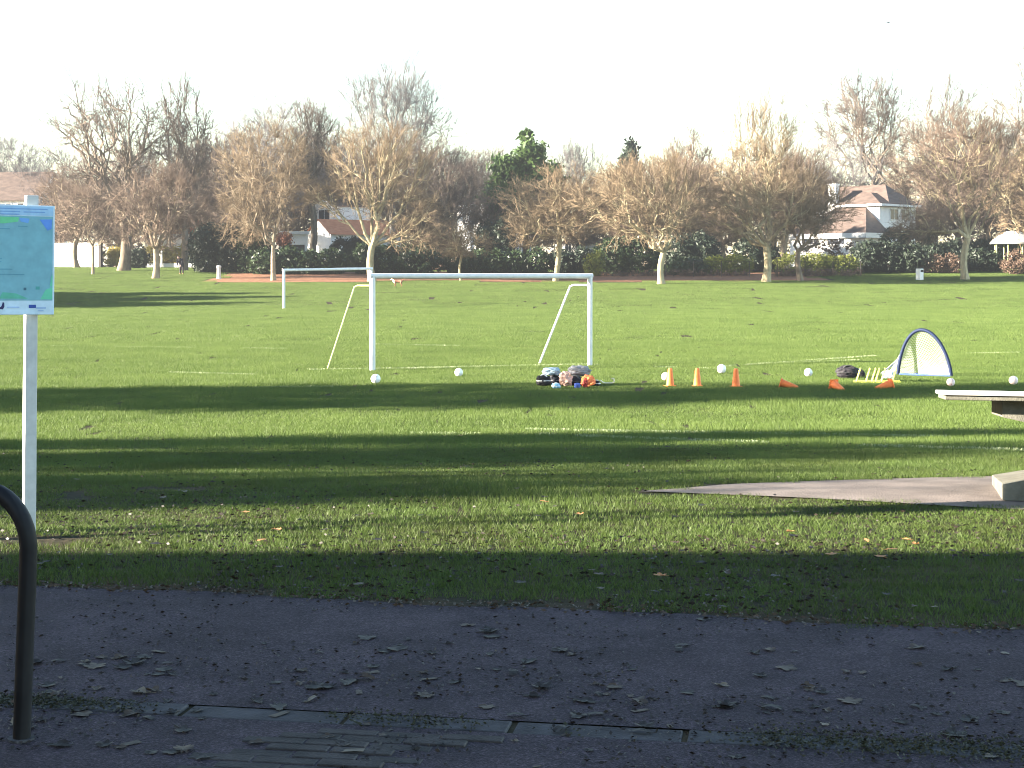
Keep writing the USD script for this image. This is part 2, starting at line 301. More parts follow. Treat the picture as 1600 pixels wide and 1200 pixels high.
def field(y0, y1, size, seed, keep, nvar):
    r = np.random.default_rng(seed); out = []
    yy = y0 + size / 2
    while yy < y1:
        xw = yy / 3 * 1.12 + 3.5
        xx = np.arange(-xw, xw, size); out.append(np.c_[xx + r.uniform(-0.15, 0.15, len(xx)) * size, yy + r.uniform(-0.15, 0.15, len(xx)) * size]); yy += size
    p = np.vstack(out); p = p[keep(p)]
    pos = np.c_[p, gz(p[:, 1])]; n = len(p)
    patchy = meshkit.fbm(np.c_[p * 0.45, np.zeros(n)], 4, seed)
    s = np.ones((n, 3)) * (0.95 + 0.1 * r.random(n))[:, None]; s[:, 2] *= 0.35 + 1.3 * patchy
    return pos, r.integers(0, nvar, n), r.integers(0, 4, n) * np.pi / 2 + r.uniform(-0.2, 0.2, n), s
mud = [(ground(195, 768)[:2], 0.5, 0.5), (ground(20, 850)[:2], 0.35, 0.35), (ground(640, 830)[:2], 0.2, 0.2)]
pad_grown = pad_poly.buffer(0.03); shapely.prepare(pad_grown)
def keep_near(p):
    k = (p[:, 1] > edge(p[:, 0]) + 0.10 + 0.16 * (meshkit.fbm(np.c_[p[:, :1] * 3.0, p[:, :1] * 0, p[:, :1] * 0], 3, 2) - 0.5)) & ~shapely.contains_xy(pad_grown, p[:, 0], p[:, 1])
    rr_ = np.random.default_rng(4).random(len(p))
    for c, a, b in mud: k &= (((p[:, 0] - c[0]) / a) ** 2 + ((p[:, 1] - c[1]) / b) ** 2 > 1) | (rr_ < 0.7)
    return k
shapely.prepare(litter_poly)
keep_far = lambda p: ~shapely.contains_xy(litter_poly, p[:, 0], p[:, 1])
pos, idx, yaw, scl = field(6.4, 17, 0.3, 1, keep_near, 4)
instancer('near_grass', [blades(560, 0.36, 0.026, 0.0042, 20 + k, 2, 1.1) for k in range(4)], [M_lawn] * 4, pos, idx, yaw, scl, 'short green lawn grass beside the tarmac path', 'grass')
pos, idx, yaw, scl = field(17, 48, 1.0, 2, lambda p: p[:, 0] < 1e9, 4)
instancer('field_grass', [blades(3600, 1.15, 0.045, 0.006, 30 + k, 1, 0.8) for k in range(4)], [M_grass] * 4, pos, idx, yaw, scl, 'mown grass of the playing field around the goal', 'grass')
pos, idx, yaw, scl = field(48, 142, 2.5, 3, keep_far, 3)
instancer('far_grass', [blades(8000, 2.8, 0.05, 0.011, 40 + k, 1, 0.8) for k in range(3)], [M_grass] * 3, pos, idx, yaw, scl, 'sunlit grass of the far field below the trees', 'grass')

# worn white pitch lines: blades that hold paint
def line(p, q, width, dens, seed, wear=0.5, label=None):
    r = np.random.default_rng(seed); p, q = ground(*p), ground(*q); L = np.linalg.norm(q - p); n = int(L * dens)
    t = r.random(n); c = p[None] + t[:, None] * (q - p); d = (q - p) / L
    c[:, :2] += np.array([-d[1], d[0]])[None] * r.normal(0, width / 2.5, n)[:, None]
    w = meshkit.fbm(np.c_[t * L * 0.8, np.full(n, seed * 3.1), np.zeros(n)], 4, seed); c = c[w > wear]; n = len(c)
    c[:, 2] = gz(c[:, 1]) - 0.005; h = 0.034 * r.uniform(0.4, 1.2, n)
    a = r.uniform(0, np.pi, n); s = np.c_[np.cos(a), np.sin(a), 0 * a] * (0.007 if p[1] > 26 else 0.0035)
    top = c + np.c_[r.normal(0, 0.012, (n, 2)), h]
    v = np.stack([c - s, c + s, top + s * 0.6, top - s * 0.6], 1).reshape(-1, 3); o = np.arange(n)[:, None, None] * 4
    obj('painted_line', tri(v, (o + np.array([[0, 1, 2], [0, 2, 3]])[None]).reshape(-1, 3)), M_line, kind='structure')
for k, (a, b, w, d, wr) in enumerate([((640, 575.5), (925, 569.5), 0.10, 420, 0.36), ((480, 578), (640, 575.5), 0.1, 300, 0.5), ((262, 582), (400, 586), 0.10, 420, 0.40), ((560, 538), (745, 541), 0.12, 300, 0.46), ((80, 541), (450, 545), 0.12, 260, 0.50),
        ((930, 570), (1130, 577), 0.1, 300, 0.5), ((1130, 573), (1370, 556), 0.1, 380, 0.42), ((1200, 568), (1345, 563), 0.1, 300, 0.48), ((1490, 553), (1600, 551), 0.12, 380, 0.42), ((640, 678), (870, 680), 0.07, 500, 0.50),
        ((820, 672), (1480, 683), 0.07, 800, 0.38), ((900, 682), (1380, 698), 0.07, 620, 0.46), ((1380, 698), (1600, 704), 0.07, 700, 0.42), ((260, 607), (520, 605), 0.08, 300, 0.52)]):
    line(a, b, w, d * (0.7 if a[1] < 620 else 0.5), 100 + k, wr - 0.06)

# ------------------------------------------------------------------ trees
def tree_mesh(rng, fork_h, ells, ntips, ks, trunk_r, lean=(0, 0), tip_r=0.014, up=0.35, twigs=3, tl=(0.25, 0.65), bend=0.16, roots=0.3):
    """a bare tree: tips fill the crown's volume, boughs gather them level by level down to the trunk's fork"""
    w = np.array([e[6] for e in ells], float); w /= w.sum()
    which = rng.choice(len(ells), ntips, p=w); E = np.array([e[:6] for e in ells])[which]
    d = rng.normal(size=(ntips, 3)); d /= np.linalg.norm(d, axis=1, keepdims=True)
    lobes = 0.55 + 0.85 * meshkit.fbm(d * 2.3 + rng.uniform(0, 50), 3, int(rng.integers(1000)))
    tips = E[:, :3] + d * (rng.random(ntips) ** 0.40 * lobes)[:, None] * E[:, 3:]
    hole = meshkit.fbm(tips * 0.75 + rng.uniform(0, 90), 3, int(rng.integers(1000)))     # crowns are clumps with gaps between them
    keep = hole > np.quantile(hole, 0.36); extra = np.where(keep)[0][rng.integers(0, keep.sum(), (~keep).sum())]
    tips[~keep] = tips[extra] + rng.normal(0, 0.25, (len(extra), 3))
    tips[:, 2] = np.maximum(tips[:, 2], fork_h * 0.75 + rng.random(ntips) * 0.4)
    fork = np.array([lean[0], lean[1], fork_h])
    parent_pos, lab = fork[None], np.zeros(ntips, int)
    pr = np.array([trunk_r]); limbs, crown, bough = [], [], []
    levels = len(ks); limb_of = None
    for L, k in enumerate(ks):
        seeds = tips[rng.choice(ntips, k, replace=False)] if L else None
        if L == 0:
            c = tips[rng.choice(ntips, k, replace=False)]
            for _ in range(6):
                dd = (tips - fork) / np.linalg.norm(tips - fork, axis=1, keepdims=True); cc = (c - fork) / np.linalg.norm(c - fork, axis=1, keepdims=True)
                a = np.argmax(dd @ cc.T, 1); c = np.array([tips[a == i].mean(0) if (a == i).any() else c[i] for i in range(k)])
            new = a
        else:
            sl = lab[np.argmin(((tips[:, None, :1] - seeds[None, :, :1]) ** 2), 0).ravel()] if False else None
            si = rng.choice(ntips, k, replace=False)
            new = cKDTree(np.c_[tips[si], lab[si] * 1e4]).query(np.c_[tips, lab * 1e4])[1]
        u, new = np.unique(new, return_inverse=True); k = len(u)
        cnt = np.bincount(new, minlength=k); cen = np.stack([np.bincount(new, tips[:, i], k) / cnt for i in range(3)], 1)
        par = np.zeros(k, int); par[new] = lab
        # seeds that lie in another bough's cluster still hang from the bough most of their tips belong to
        a0 = parent_pos[par]; t = 0.42 + 0.14 * rng.random(k)
        if L == 0: t = t * 0.85
        b0 = a0 + t[:, None] * (cen - a0); ln = np.linalg.norm(b0 - a0, axis=1)
        r1 = np.minimum(np.maximum(trunk_r * 0.95 * (cnt / ntips) ** 0.43, tip_r * 1.15), pr[par] * 0.95); r0 = np.minimum(pr[par] * 0.9, r1 * 1.35)
        mid = (a0 + b0) / 2 + rng.normal(0, 1, (k, 3)) * (ln * bend)[:, None]; mid[:, 2] -= ln * 0.06
        s = 8 if L == 0 else 6 if L == 1 else 4 if L == 2 else 3
        if L <= 1:
            limb_of = np.arange(k) if L == 0 else limb_of[par]
            for i in range(k):
                g = segs([a0[i:i + 1], mid[i:i + 1], b0[i:i + 1]], [r0[i:i + 1], (r0[i:i + 1] + r1[i:i + 1]) / 2, r1[i:i + 1] * 0.97], s)
                if L == 0: limbs.append([g])
                else: limbs[limb_of[i]].append(g)
        else:
            if L <= 3: r1 = np.maximum(r1, tip_r * (2.1 if L == 2 else 1.6)); r0 = np.maximum(r0, r1)
            (bough if L <= 3 else crown).append(segs([a0, mid, b0], [r0, (r0 + r1) / 2, r1 * 0.95], s))
        parent_pos, lab, pr = b0, new, r1
    a0 = parent_pos[lab]; v = tips - a0; ln = np.linalg.norm(v, axis=1)
    mid = (a0 + tips) / 2 + rng.normal(0, 1, tips.shape) * (ln * 0.16)[:, None]
    crown.append(segs([a0, mid, tips], [np.full(ntips, tip_r * 1.15), np.full(ntips, tip_r), np.full(ntips, tip_r * 0.8)], 3))
    ta = np.repeat(a0, twigs, 0) + np.repeat(v, twigs, 0) * rng.uniform(0.3, 1.0, (ntips * twigs, 1))
    td = np.repeat(v / np.maximum(ln, 1e-6)[:, None], twigs, 0) * 0.5 + rng.normal(0, 0.72, (ntips * twigs, 3)) + [0, 0, up]
    td /= np.linalg.norm(td, axis=1, keepdims=True)
    crown.append(spikes(ta, ta + td * rng.uniform(*tl, (ntips * twigs, 1)), np.full(ntips * twigs, tip_r * 0.75)))
    n = 9; h = np.linspace(0, 1, n) ** 1.3
    tp = np.outer(h, fork); tp[:, 0] += np.sin(h * 3.1) * 0.05 * rng.normal() * fork_h; tp[-1] = fork
    tp[0, 2] = -0.15
    tr = trunk_r * (1.0 + 0.12 * (1 - h) + roots * np.exp(-h * fork_h / (trunk_r * 1.6)))
    trunk = tube(tp, tr, 12)
    tv = np.array(trunk.vertices); ang = np.arctan2(tv[:, 1], tv[:, 0]); low = np.exp(-np.maximum(tv[:, 2], 0) / (trunk_r * 2.0))
    tv[:, :2] *= (1 + (0.05 * np.sin(ang * 3 + 1) + 0.18 * low * np.sin(ang * 5 + rng.uniform(0, 6))))[:, None]
    return tri(tv, trunk.faces), [join(l) for l in limbs], join(bough), join(crown)
def put_tree(name, label, loc, B, T, seed, group=None, cat='tree', **kw):
    t = thing(name, label, cat, loc, group=group)
    trunk, limbs, bough, crown = tree_mesh(np.random.default_rng(seed), **kw)
    obj('trunk', trunk, B, t, smooth=40)
    for l in limbs: obj('limb', l, B, t, smooth=40)
    obj('boughs', bough, B, t, kind='stuff')
    obj('crown', crown, T, t)
    return t
def crown_px(Y, base, *es):
    """crown ellipsoids given in the photograph's pixels: (left, right, top, bottom, depth ratio, weight)"""
    s = F / Y; out = []
    for l, r, t, b, dep, w in es:
        rx, rz = (r - l) / 2 / s, (b - t) / 2 / s
        out.append(((((l + r) / 2) - 800) / s - base[0], 0.0, EYE + (HZ - (t + b) / 2) / s - base[2] + rz * 0.05, rx * 1.08, rx * dep, rz * 1.10, w))
    return out
def photo_tree(name, label, px, Y, es, fork_py, r_px, B, T, seed, fork_px=None, n=2200, ks=(5, 22, 90, 340, 1000), **kw):
    base = on(px, Y); s = F / Y
    fh = EYE + (HZ - fork_py) / s - base[2]
    return put_tree(name, label, base, B, T, seed, fork_h=fh, ells=crown_px(Y, base, *es), ntips=n, ks=ks, trunk_r=0.88 * r_px / s, lean=(((fork_px or px) - px) / s, 0), **kw)

photo_tree('bare_tree', 'wide bare golden tree standing right behind the left post of the nearer goal', 581, 114.5, [(497, 692, 182, 345, 0.9, 5), (590, 705, 300, 402, 0.9, 1.5), (470, 530, 265, 330, 0.8, 0.4)], 385, 6.0, B_gold, T_gold, 1, n=2700, ks=(7, 30, 120, 420, 1400), bend=0.08)
photo_tree('bare_tree', 'slender forked bare tree just left of the far goal', 427, 115.5, [(335, 500, 190, 370, 0.9, 5), (330, 420, 300, 395, 0.9, 1.0)], 382, 3.8, B_pink, T_gold, 2, n=2600, ks=(5, 24, 100, 360, 1300))
photo_tree('bare_tree', 'low reddish bare tree forking close above the grass, left of the grey bollard', 243, 118, [(165, 335, 268, 392, 0.9, 4), (215, 300, 250, 330, 0.9, 1)], 388, 5.2, B_pink, T_pink, 3, n=2400, ks=(5, 24, 100, 360, 1200), up=0.2)
photo_tree('bare_tree', 'big open bare tree with thick double trunk right of the white wall', 193, 129, [(55, 275, 112, 300, 0.9, 4), (80, 270, 240, 370, 0.9, 1.2)], 340, 8.5, B_brown, T_brown, 4, n=1100, ks=(6, 24, 90, 260, 600), twigs=3, tip_r=0.02, bend=0.18)
photo_tree('bare_tree', 'thin young bare tree in front of the white wall', 145, 124, [(85, 215, 285, 385, 0.9, 1)], 385, 2.4, B_pink, T_pink, 5, n=1500, ks=(4, 16, 70, 240, 700))
photo_tree('bare_tree', 'tall dark bare tree behind the person, with a slim upright crown', 287, 130, [(225, 350, 122, 330, 0.9, 1)], 345, 5.5, B_brown, T_brown, 6, n=900, ks=(4, 18, 70, 220, 520), twigs=3, tip_r=0.02)
photo_tree('bare_tree', 'spindly young bare tree seen through the nearer goal, left of its middle', 720, 115.5, [(655, 775, 350, 412, 0.8, 1)], 392, 2.0, B_gold, T_gold, 7, fork_px=724, n=800, ks=(4, 14, 60, 200, 500))
photo_tree('bare_tree', 'golden bare tree with crooked trunk behind the right part of the nearer goal', 868, 114.5, [(775, 955, 258, 385, 0.9, 4), (780, 870, 330, 400, 0.9, 1)], 372, 4.3, B_gold, T_gold, 8, fork_px=874, n=2600, bend=0.14)
photo_tree('bare_tree', 'broad low golden bare tree right of the nearer goal, its trunk forking in two', 1033, 111, [(895, 1125, 240, 388, 0.9, 5), (960, 1090, 228, 300, 0.9, 1)], 394, 5.2, B_gold, T_gold, 9, fork_px=1037, n=2900, ks=(6, 28, 120, 420, 1500))
photo_tree('bare_tree', 'tall pale golden bare tree with stout trunk, left of the house with brown roofs', 1197, 114, [(1085, 1285, 238, 392, 0.9, 5), (1130, 1262, 136, 290, 0.9, 1.4)], 385, 6.2, B_gold, T_gold, 10, n=3000, ks=(7, 30, 120, 420, 1500))
photo_tree('bare_tree', 'small brown bare tree in front of the left end of the house with brown roofs', 1251, 115.5, [(1205, 1335, 262, 385, 0.9, 1)], 392, 4.6, B_brown, T_gold, 11, fork_px=1247, n=1200, ks=(5, 18, 70, 220, 500))
photo_tree('bare_tree', 'pale bare tree with a long low left bough, between the litter bin and the shelter', 1508, 117, [(1400, 1605, 172, 360, 0.9, 5), (1372, 1490, 325, 385, 0.7, 1.3), (1490, 1600, 150, 240, 0.9, 1)], 372, 5.8, B_gold, T_pink, 12, fork_px=1512, n=2900, ks=(7, 30, 120, 420, 1500))
photo_tree('bare_tree', 'bare tree cut by the right edge of the picture behind the shelter', 1622, 122, [(1540, 1720, 215, 390, 0.9, 1)], 385, 5, B_gold, T_gold, 13, n=2000)
# the row behind
photo_tree('bare_tree', 'tallest grey bare tree, rising above the golden tree at the left goal post', 612, 150, [(528, 722, 96, 330, 0.9, 4), (540, 690, 95, 200, 0.9, 1.5)], 330, 5.0, B_grey, T_grey, 21, n=1700, ks=(6, 26, 100, 360, 950), twigs=3, tip_r=0.018, tl=(0.4, 1.0))
photo_tree('bare_tree', 'tall bare tree with several grey stems behind the house with brown roofs', 1362, 170, [(1268, 1432, 112, 300, 0.9, 4), (1300, 1420, 112, 200, 0.9, 1)], 300, 5.0, B_brown, T_brown, 22, n=1300, ks=(6, 24, 90, 300, 750), tip_r=0.022, tl=(0.4, 1.0))
photo_tree('bare_tree', 'bare grey tree behind the pale tree at the right, its top lower', 1462, 160, [(1405, 1545, 130, 320, 0.9, 1)], 330, 3.6, B_brown, T_brown, 23, n=1200, ks=(5, 22, 90, 300, 700), tip_r=0.02)
photo_tree('bare_tree', 'high bare tree whose outer twigs enter at the upper right edge', 1650, 150, [(1535, 1770, 40, 330, 0.9, 1)], 330, 5, B_brown, T_brown, 24, n=1200, ks=(5, 22, 90, 300, 700), tip_r=0.02)
photo_tree('bare_tree', 'pale bare tree rising between the dark cedar and the tall pale golden tree', 1075, 165, [(1030, 1125, 205, 330, 0.9, 1)], 330, 3, B_pink, T_pink, 25, n=800, ks=(5, 20, 80, 240, 500), tip_r=0.02, tl=(0.4, 0.9))
photo_tree('bare_tree', 'pale grey bare tree between the green conifer and the dark cedar', 905, 165, [(850, 955, 216, 340, 0.9, 1)], 340, 3, B_grey, T_grey, 26, n=1300, tip_r=0.016)
photo_tree('ivy_tree', 'dark upright stems of an ivied tree left of the golden tree at the goal', 482, 133, [(440, 535, 150, 330, 0.9, 1)], 300, 5.5, B_ivy, T_brown, 27, n=1500)
# many more behind them, of five kinds
kinds = []
for k in range(5):
    h = [9.5, 8.0, 11.0, 9.0, 7.0][k]
    kw = dict(fork_h=2.2, ells=[(0, 0, h * 0.60, h * 0.42, h * 0.42, h * 0.40, 1)], ntips=1900, ks=(5, 22, 90, 330, 1000), trunk_r=0.20, tip_r=0.013)
    kinds.append((h, kw, [(B_brown, T_brown), (B_pink, T_pink), (B_grey, T_grey), (B_brown, T_brown), (B_brown, T_pink)][k]))
protos = {}
bg = [(20, 178, 205, 2), (-25, 178, 200, 2), (95, 160, 225, 2), (120, 138, 255, 1), (345, 138, 196, 0), (390, 150, 172, 2), (440, 160, 152, 2), (520, 160, 195, 0), (560, 162, 230, 3), (462, 156, 240, 3), (380, 137, 262, 3), (320, 142, 230, 3), (650, 136, 205, 0), (690, 134, 225, 3), (735, 160, 222, 0), (668, 134, 300, 4), (790, 150, 262, 3), (780, 160, 226, 2),
      (770, 138, 300, 4), (840, 135, 300, 4), (910, 135, 290, 4), (950, 140, 265, 3), (1010, 150, 250, 1), (1060, 138, 238, 1), (1110, 138, 248, 1), (985, 133, 300, 4), (1130, 135, 300, 4), (1210, 138, 225, 3), (1228, 134, 215, 1), (1300, 160, 210, 2), (1240, 160, 240, 3), (1498, 140, 235, 3), (1545, 138, 205, 3), (1600, 140, 210, 1), (1580, 160, 190, 2), (1640, 138, 230, 1), (1440, 175, 205, 1), (205, 150, 225, 0), (265, 150, 215, 2), (95, 150, 275, 4), (185, 152, 270, 4)]
BGL = ['brown bare tree crowding behind the front row of trees', 'rosy brown bare tree crowding behind the front row of trees', 'grey bare tree crowding behind the front row of trees', 'dense brown bare tree of middle height behind the front row of trees', 'low brown bare tree just behind the hedges']
rg = np.random.default_rng(5)
MARKS = [(40, 'the map sign'), (125, 'the white garden wall'), (193, 'the thick double trunk'), (243, 'the low reddish tree'), (342, 'the grey bollard'), (427, 'the slender forked tree'), (505, 'the orange roofed white house'), (581, 'the golden tree at the goal'), (660, 'the middle of the goal'), (720, 'the spindly young tree'), (775, 'the white gable end'), (822, 'the green conifer'), (868, 'the crooked trunk'),
         (945, 'the small lime bush'), (985, 'the dark cedar'), (1033, 'the broad low golden tree'), (1110, 'the lime privet hedge'), (1197, 'the stout pale golden tree'), (1251, 'the small brown tree'), (1325, 'the white chimney'), (1437, 'the litter bin'), (1508, 'the tree with a low bough'), (1583, 'the shelter')]
said = {}
def bg_label(k, px, Y):
    m = min(MARKS, key=lambda m_: abs(m_[0] - px)); side = 'behind' if abs(m[0] - px) < 14 else 'behind and left of' if px < m[0] else 'behind and right of'
    t = f"{['brown', 'rosy brown', 'grey', 'dense brown', 'low brown'][k]} bare background tree {side} {m[1]}"
    said[t] = said.get(t, 0) + 1
    return t if said[t] == 1 else t.replace('bare', 'taller bare')
for px, Y, top, k in bg:
    h, kw, (B, T) = kinds[k]; base = on(px, Y); s = (EYE + (HZ - top) / (F / Y) - base[2]) / h
    grp = ['brown background trees', 'rosy background trees', 'grey background trees', 'dense background trees', 'low background trees'][k]
    sc = (s * rg.uniform(0.9, 1.15), s * rg.uniform(0.9, 1.15), s)
    if k not in protos:
        protos[k] = put_tree('background_tree', bg_label(k, px, Y), base, B, T, 60 + k, group=grp, **kw)
        UsdGeom.Xformable(protos[k]).AddScaleOp().Set(Gf.Vec3f(*sc))
    else: dup(protos[k], 'background_tree', bg_label(k, px, Y), 'tree', base, rg.uniform(0, 360), grp, sc)

# ------------------------------------------------------------------ evergreens, hedges, bushes
def foliage(rng, ells, nclump, per, clump_r, leaf, shell=0.25, droop=0.0):
    w = np.array([e[3] * e[5] for e in ells]); which = rng.choice(len(ells), nclump, p=w / w.sum()); E = np.array(ells)[which]
    d = rng.normal(size=(nclump, 3)); d /= np.linalg.norm(d, axis=1, keepdims=True)
    c = E[:, :3] + d * E[:, 3:6] * ((1 - shell * rng.random(nclump)) * (0.8 + 0.4 * meshkit.fbm(d * 2.0 + E[:, :3], 3, 3)))[:, None]
    p = np.repeat(c, per, 0) + rng.normal(0, clump_r, (nclump * per, 3)) * [1, 1, 0.75]; dn = np.repeat(d, per, 0)
    p[:, 2] = np.maximum(p[:, 2], 0.03 + 0.2 * rng.random(len(p)))
    nn = dn * 0.6 + rng.normal(0, 0.7, p.shape) + [0, 0, 0.25]; a, b = frames(nn)
    th = rng.uniform(0, 6.28, len(p))[:, None]; u = a * np.cos(th) + b * np.sin(th); v = -a * np.sin(th) + b * np.cos(th); u[:, 2] -= droop
    sz = leaf * rng.uniform(0.6, 1.3, (len(p), 1))
    q = np.stack([p - u * sz, p + v * sz * 0.42, p + u * sz, p - v * sz * 0.42], 1).reshape(-1, 3); o = np.arange(len(p))[:, None, None] * 4
    return tri(q, (o + np.array([[0, 1, 2], [0, 2, 3]])[None]).reshape(-1, 3))
def bush(name, label, cat, l, r, t, Y, mat_, seed, b=None, dense=1.0, leaf=0.16, depth=1.2, stems=True, group=None):
    s = F / Y; base = on((l + r) / 2, Y); wx = (r - l) / 2 / s; h = EYE + (HZ - t) / s - base[2]
    z0 = 0 if b is None else EYE + (HZ - b) / s - base[2]
    g = np.random.default_rng(seed); k = max(2, int(wx / 0.9)); es = []
    for i in range(k):
        f = (i + 0.5) / k * 2 - 1; hh = h * g.uniform(0.86, 1.04)
        es.append((f * wx * 0.86, g.uniform(-0.2, 0.2), z0 + (hh - z0) * 0.48, max(wx / k * 1.35, 0.3), depth * g.uniform(0.85, 1.1), (hh - z0) * 0.54))
    o = thing(name, label, cat, base, group=group)
    n = int(dense * 46 * wx * h * 1.3) + 30
    core = [moved(trimesh.creation.icosphere(2), (0, 0, 0)) for _ in es]
    for c_, e in zip(core, es): c_.vertices = np.array(c_.vertices) * np.array([e[3], e[4], e[5]]) * 0.72 + e[:3]
    obj('foliage', foliage(g, es, n, 16, 0.16, leaf), mat_, o)
    for x_ in np.linspace(-wx * 0.7, wx * 0.7, k): obj('stem', tube([(x_, 0, -0.1), (x_ * 1.1, 0.1, h * 0.4), (x_ * 1.15, 0, h * 0.75)], [0.06, 0.045, 0.02], 6), B_ivy, o)
    return o
bush('laurel_hedge', 'glossy dark laurel hedge behind the far goal', 'hedge', 385, 545, 388, 124, L_laurel, 301)
bush('laurel_hedge', 'dark laurel hedge behind the nearer goal between the golden tree and the spindly young tree', 'hedge', 548, 690, 382, 124.5, L_laurel, 302)
bush('laurel_hedge', 'dark laurel hedge between the spindly young tree and the crooked trunk', 'hedge', 688, 865, 390, 125, L_laurel, 303)
bush('dark_conifer_bush', 'tall dark conifer mass right of the yellow hedge and grey bollard', 'bush', 300, 385, 348, 127, L_dark, 304, dense=1.2, depth=1.8)
bush('laurel_bush', 'rounded laurel bush at the left end of the leaf litter strip', 'bush', 372, 425, 352, 125.5, L_laurel, 305)
bush('holly_bush', 'dark evergreen bush right of the crooked trunk, behind the goal corner', 'bush', 862, 925, 388, 125, L_dark, 306)
bush('lime_bush', 'small sunlit lime green bush just above the right goal post', 'bush', 918, 940, 396, 121.5, L_lime, 307, depth=0.6, leaf=0.12)
bush('ivy_bank', 'dark ivy covered bush left of the two-stemmed broad golden tree', 'bush', 935, 1025, 370, 124.5, L_laurel, 308)
bush('ivy_bank', 'large near-black evergreen bush right of the two-stemmed broad golden tree', 'bush', 1040, 1120, 362, 129, L_dark, 309, depth=2)
bush('laurel_bush', 'low grey green bush below the black evergreen, right of the broad golden tree', 'bush', 1042, 1100, 404, 122.5, L_laurel, 310, depth=0.8)
bush('privet_hedge', 'bright lime privet hedge left of the stout pale golden tree', 'hedge', 1098, 1172, 398, 123, L_lime, 311, depth=0.9, leaf=0.12)
bush('ivy_bank', 'black evergreen bush behind the stout pale golden tree', 'bush', 1150, 1215, 372, 127, L_dark, 312, depth=1.5)
bush('privet_hedge', 'green privet hedge behind the small brown tree, below the house', 'hedge', 1212, 1342, 396, 124, L_lime, 313, depth=0.9, dense=0.8, leaf=0.12)
bush('dark_hedge', 'tall near-black hedge below the right half of the house', 'hedge', 1335, 1445, 378, 126, L_dark, 314, dense=1.2, depth=1.5)
bush('beech_hedge', 'rusty brown hedge between the litter bin and the pale tree', 'hedge', 1440, 1502, 398, 125, L_beech, 315, depth=0.9, leaf=0.11)
bush('dark_hedge', 'shaded dark hedge right of the pale tree, beside the shelter', 'hedge', 1505, 1562, 392, 128, L_dark, 316, depth=1.0)
bush('beech_hedge', 'rusty brown hedge in front of the shelter at the right edge', 'hedge', 1568, 1640, 394, 123.5, L_beech, 317, depth=0.8, leaf=0.11)
bush('yellow_hedge', 'sunlit yellow hedge behind the low white wall', 'hedge', 222, 322, 382, 141, L_yellow, 318, depth=0.8, leaf=0.13)
bush('yellow_hedge', 'short yellow hedge between the white wall and the thick double trunk', 'hedge', 168, 196, 384, 141, L_yellow, 319, depth=0.6, leaf=0.13)
bush('dark_shrub', 'small dark shrub right of the thick double trunk', 'bush', 203, 228, 390, 136, L_dark, 320, depth=0.6)
bush('orange_shrub', 'small orange leaved shrub beside the flat roofed garage', 'bush', 434, 452, 364, 131, L_orange, 321, b=382, depth=0.5, leaf=0.12)
bush('brown_bush', 'twiggy brown bushes above the laurel hedge, below the white gable', 'bush', 660, 720, 355, 130, L_beech, 322, dense=0.4)
bush('dark_hedge', 'dark evergreen bush under the white gable house', 'bush', 745, 800, 340, 132, L_dark, 323, depth=1.4)
bush('dark_hedge', 'dark evergreens below the orange roof beside the white gable', 'hedge', 519, 572, 367, 138, L_dark, 335, depth=0.8)
bush('brown_bush', 'twiggy brown bushes below the lower roof of the house with brown roofs', 'bush', 1258, 1350, 374, 136, L_beech, 333, dense=0.55, leaf=0.12)
bush('dark_hedge', 'dark evergreens below the shaded right wall of the house with brown roofs', 'hedge', 1378, 1450, 352, 134, L_dark, 334, depth=1.3)
# low brown growth at the foot of the hedges
bush('undergrowth', 'brown dead undergrowth at the foot of the hedges right of the goal', 'bush', 925, 1180, 424, 121, L_beech, 324, dense=0.5, leaf=0.10, depth=0.5)
bush('undergrowth', 'brown dead undergrowth below the privet hedge and house', 'bush', 1205, 1345, 420, 121, L_beech, 325, dense=0.6, leaf=0.10, depth=0.5)
def evergreen(name, label, px, Y, l, r, t, b, mat_, seed, tiers, leaf=0.3, per=26, taper=1.6):
    base = on(px, Y); s = F / Y; h = EYE + (HZ - t) / s - base[2]; zb = EYE + (HZ - b) / s - base[2]; w = (r - l) / 2 / s
    g = np.random.default_rng(seed); o = thing(name, label, 'tree', base); es = []
    off = ((l + r) / 2 - px) / s
    for i in range(tiers):
        f = i / (tiers - 1); ww = w * (1 - f ** taper * 0.85) * g.uniform(0.8, 1.1)
        for q in range(max(2, int(5 * (1 - f)) + 1)):
            a = g.uniform(0, 6.28); es.append((off + math.cos(a) * ww * 0.55, math.sin(a) * ww * 0.55, zb + (h - zb) * (0.05 + 0.86 * f) + g.uniform(-0.3, 0.3), ww * 0.55, ww * 0.55, (h - zb) / tiers * 0.8))
    obj('trunk', tube([(0, 0, -0.2), (off * 0.5, 0, h * 0.5), (off, 0, h * 0.95)], [w * 0.09, w * 0.07, 0.03], 8), B_ivy, o)
    obj('crown', foliage(g, es, int(len(es) * 26), per, 0.28, leaf, 0.5, 0.3), mat_, o)
    return o
evergreen('conifer', 'bright green conifer rising behind the golden trees near the middle', 822, 140, 756, 888, 210, 335, L_pine, 401, 6, taper=2.6)
evergreen('cedar', 'distant dark flat topped cedar on the skyline right of the green conifer', 985, 175, 952, 1018, 222, 300, L_dark, 402, 5)

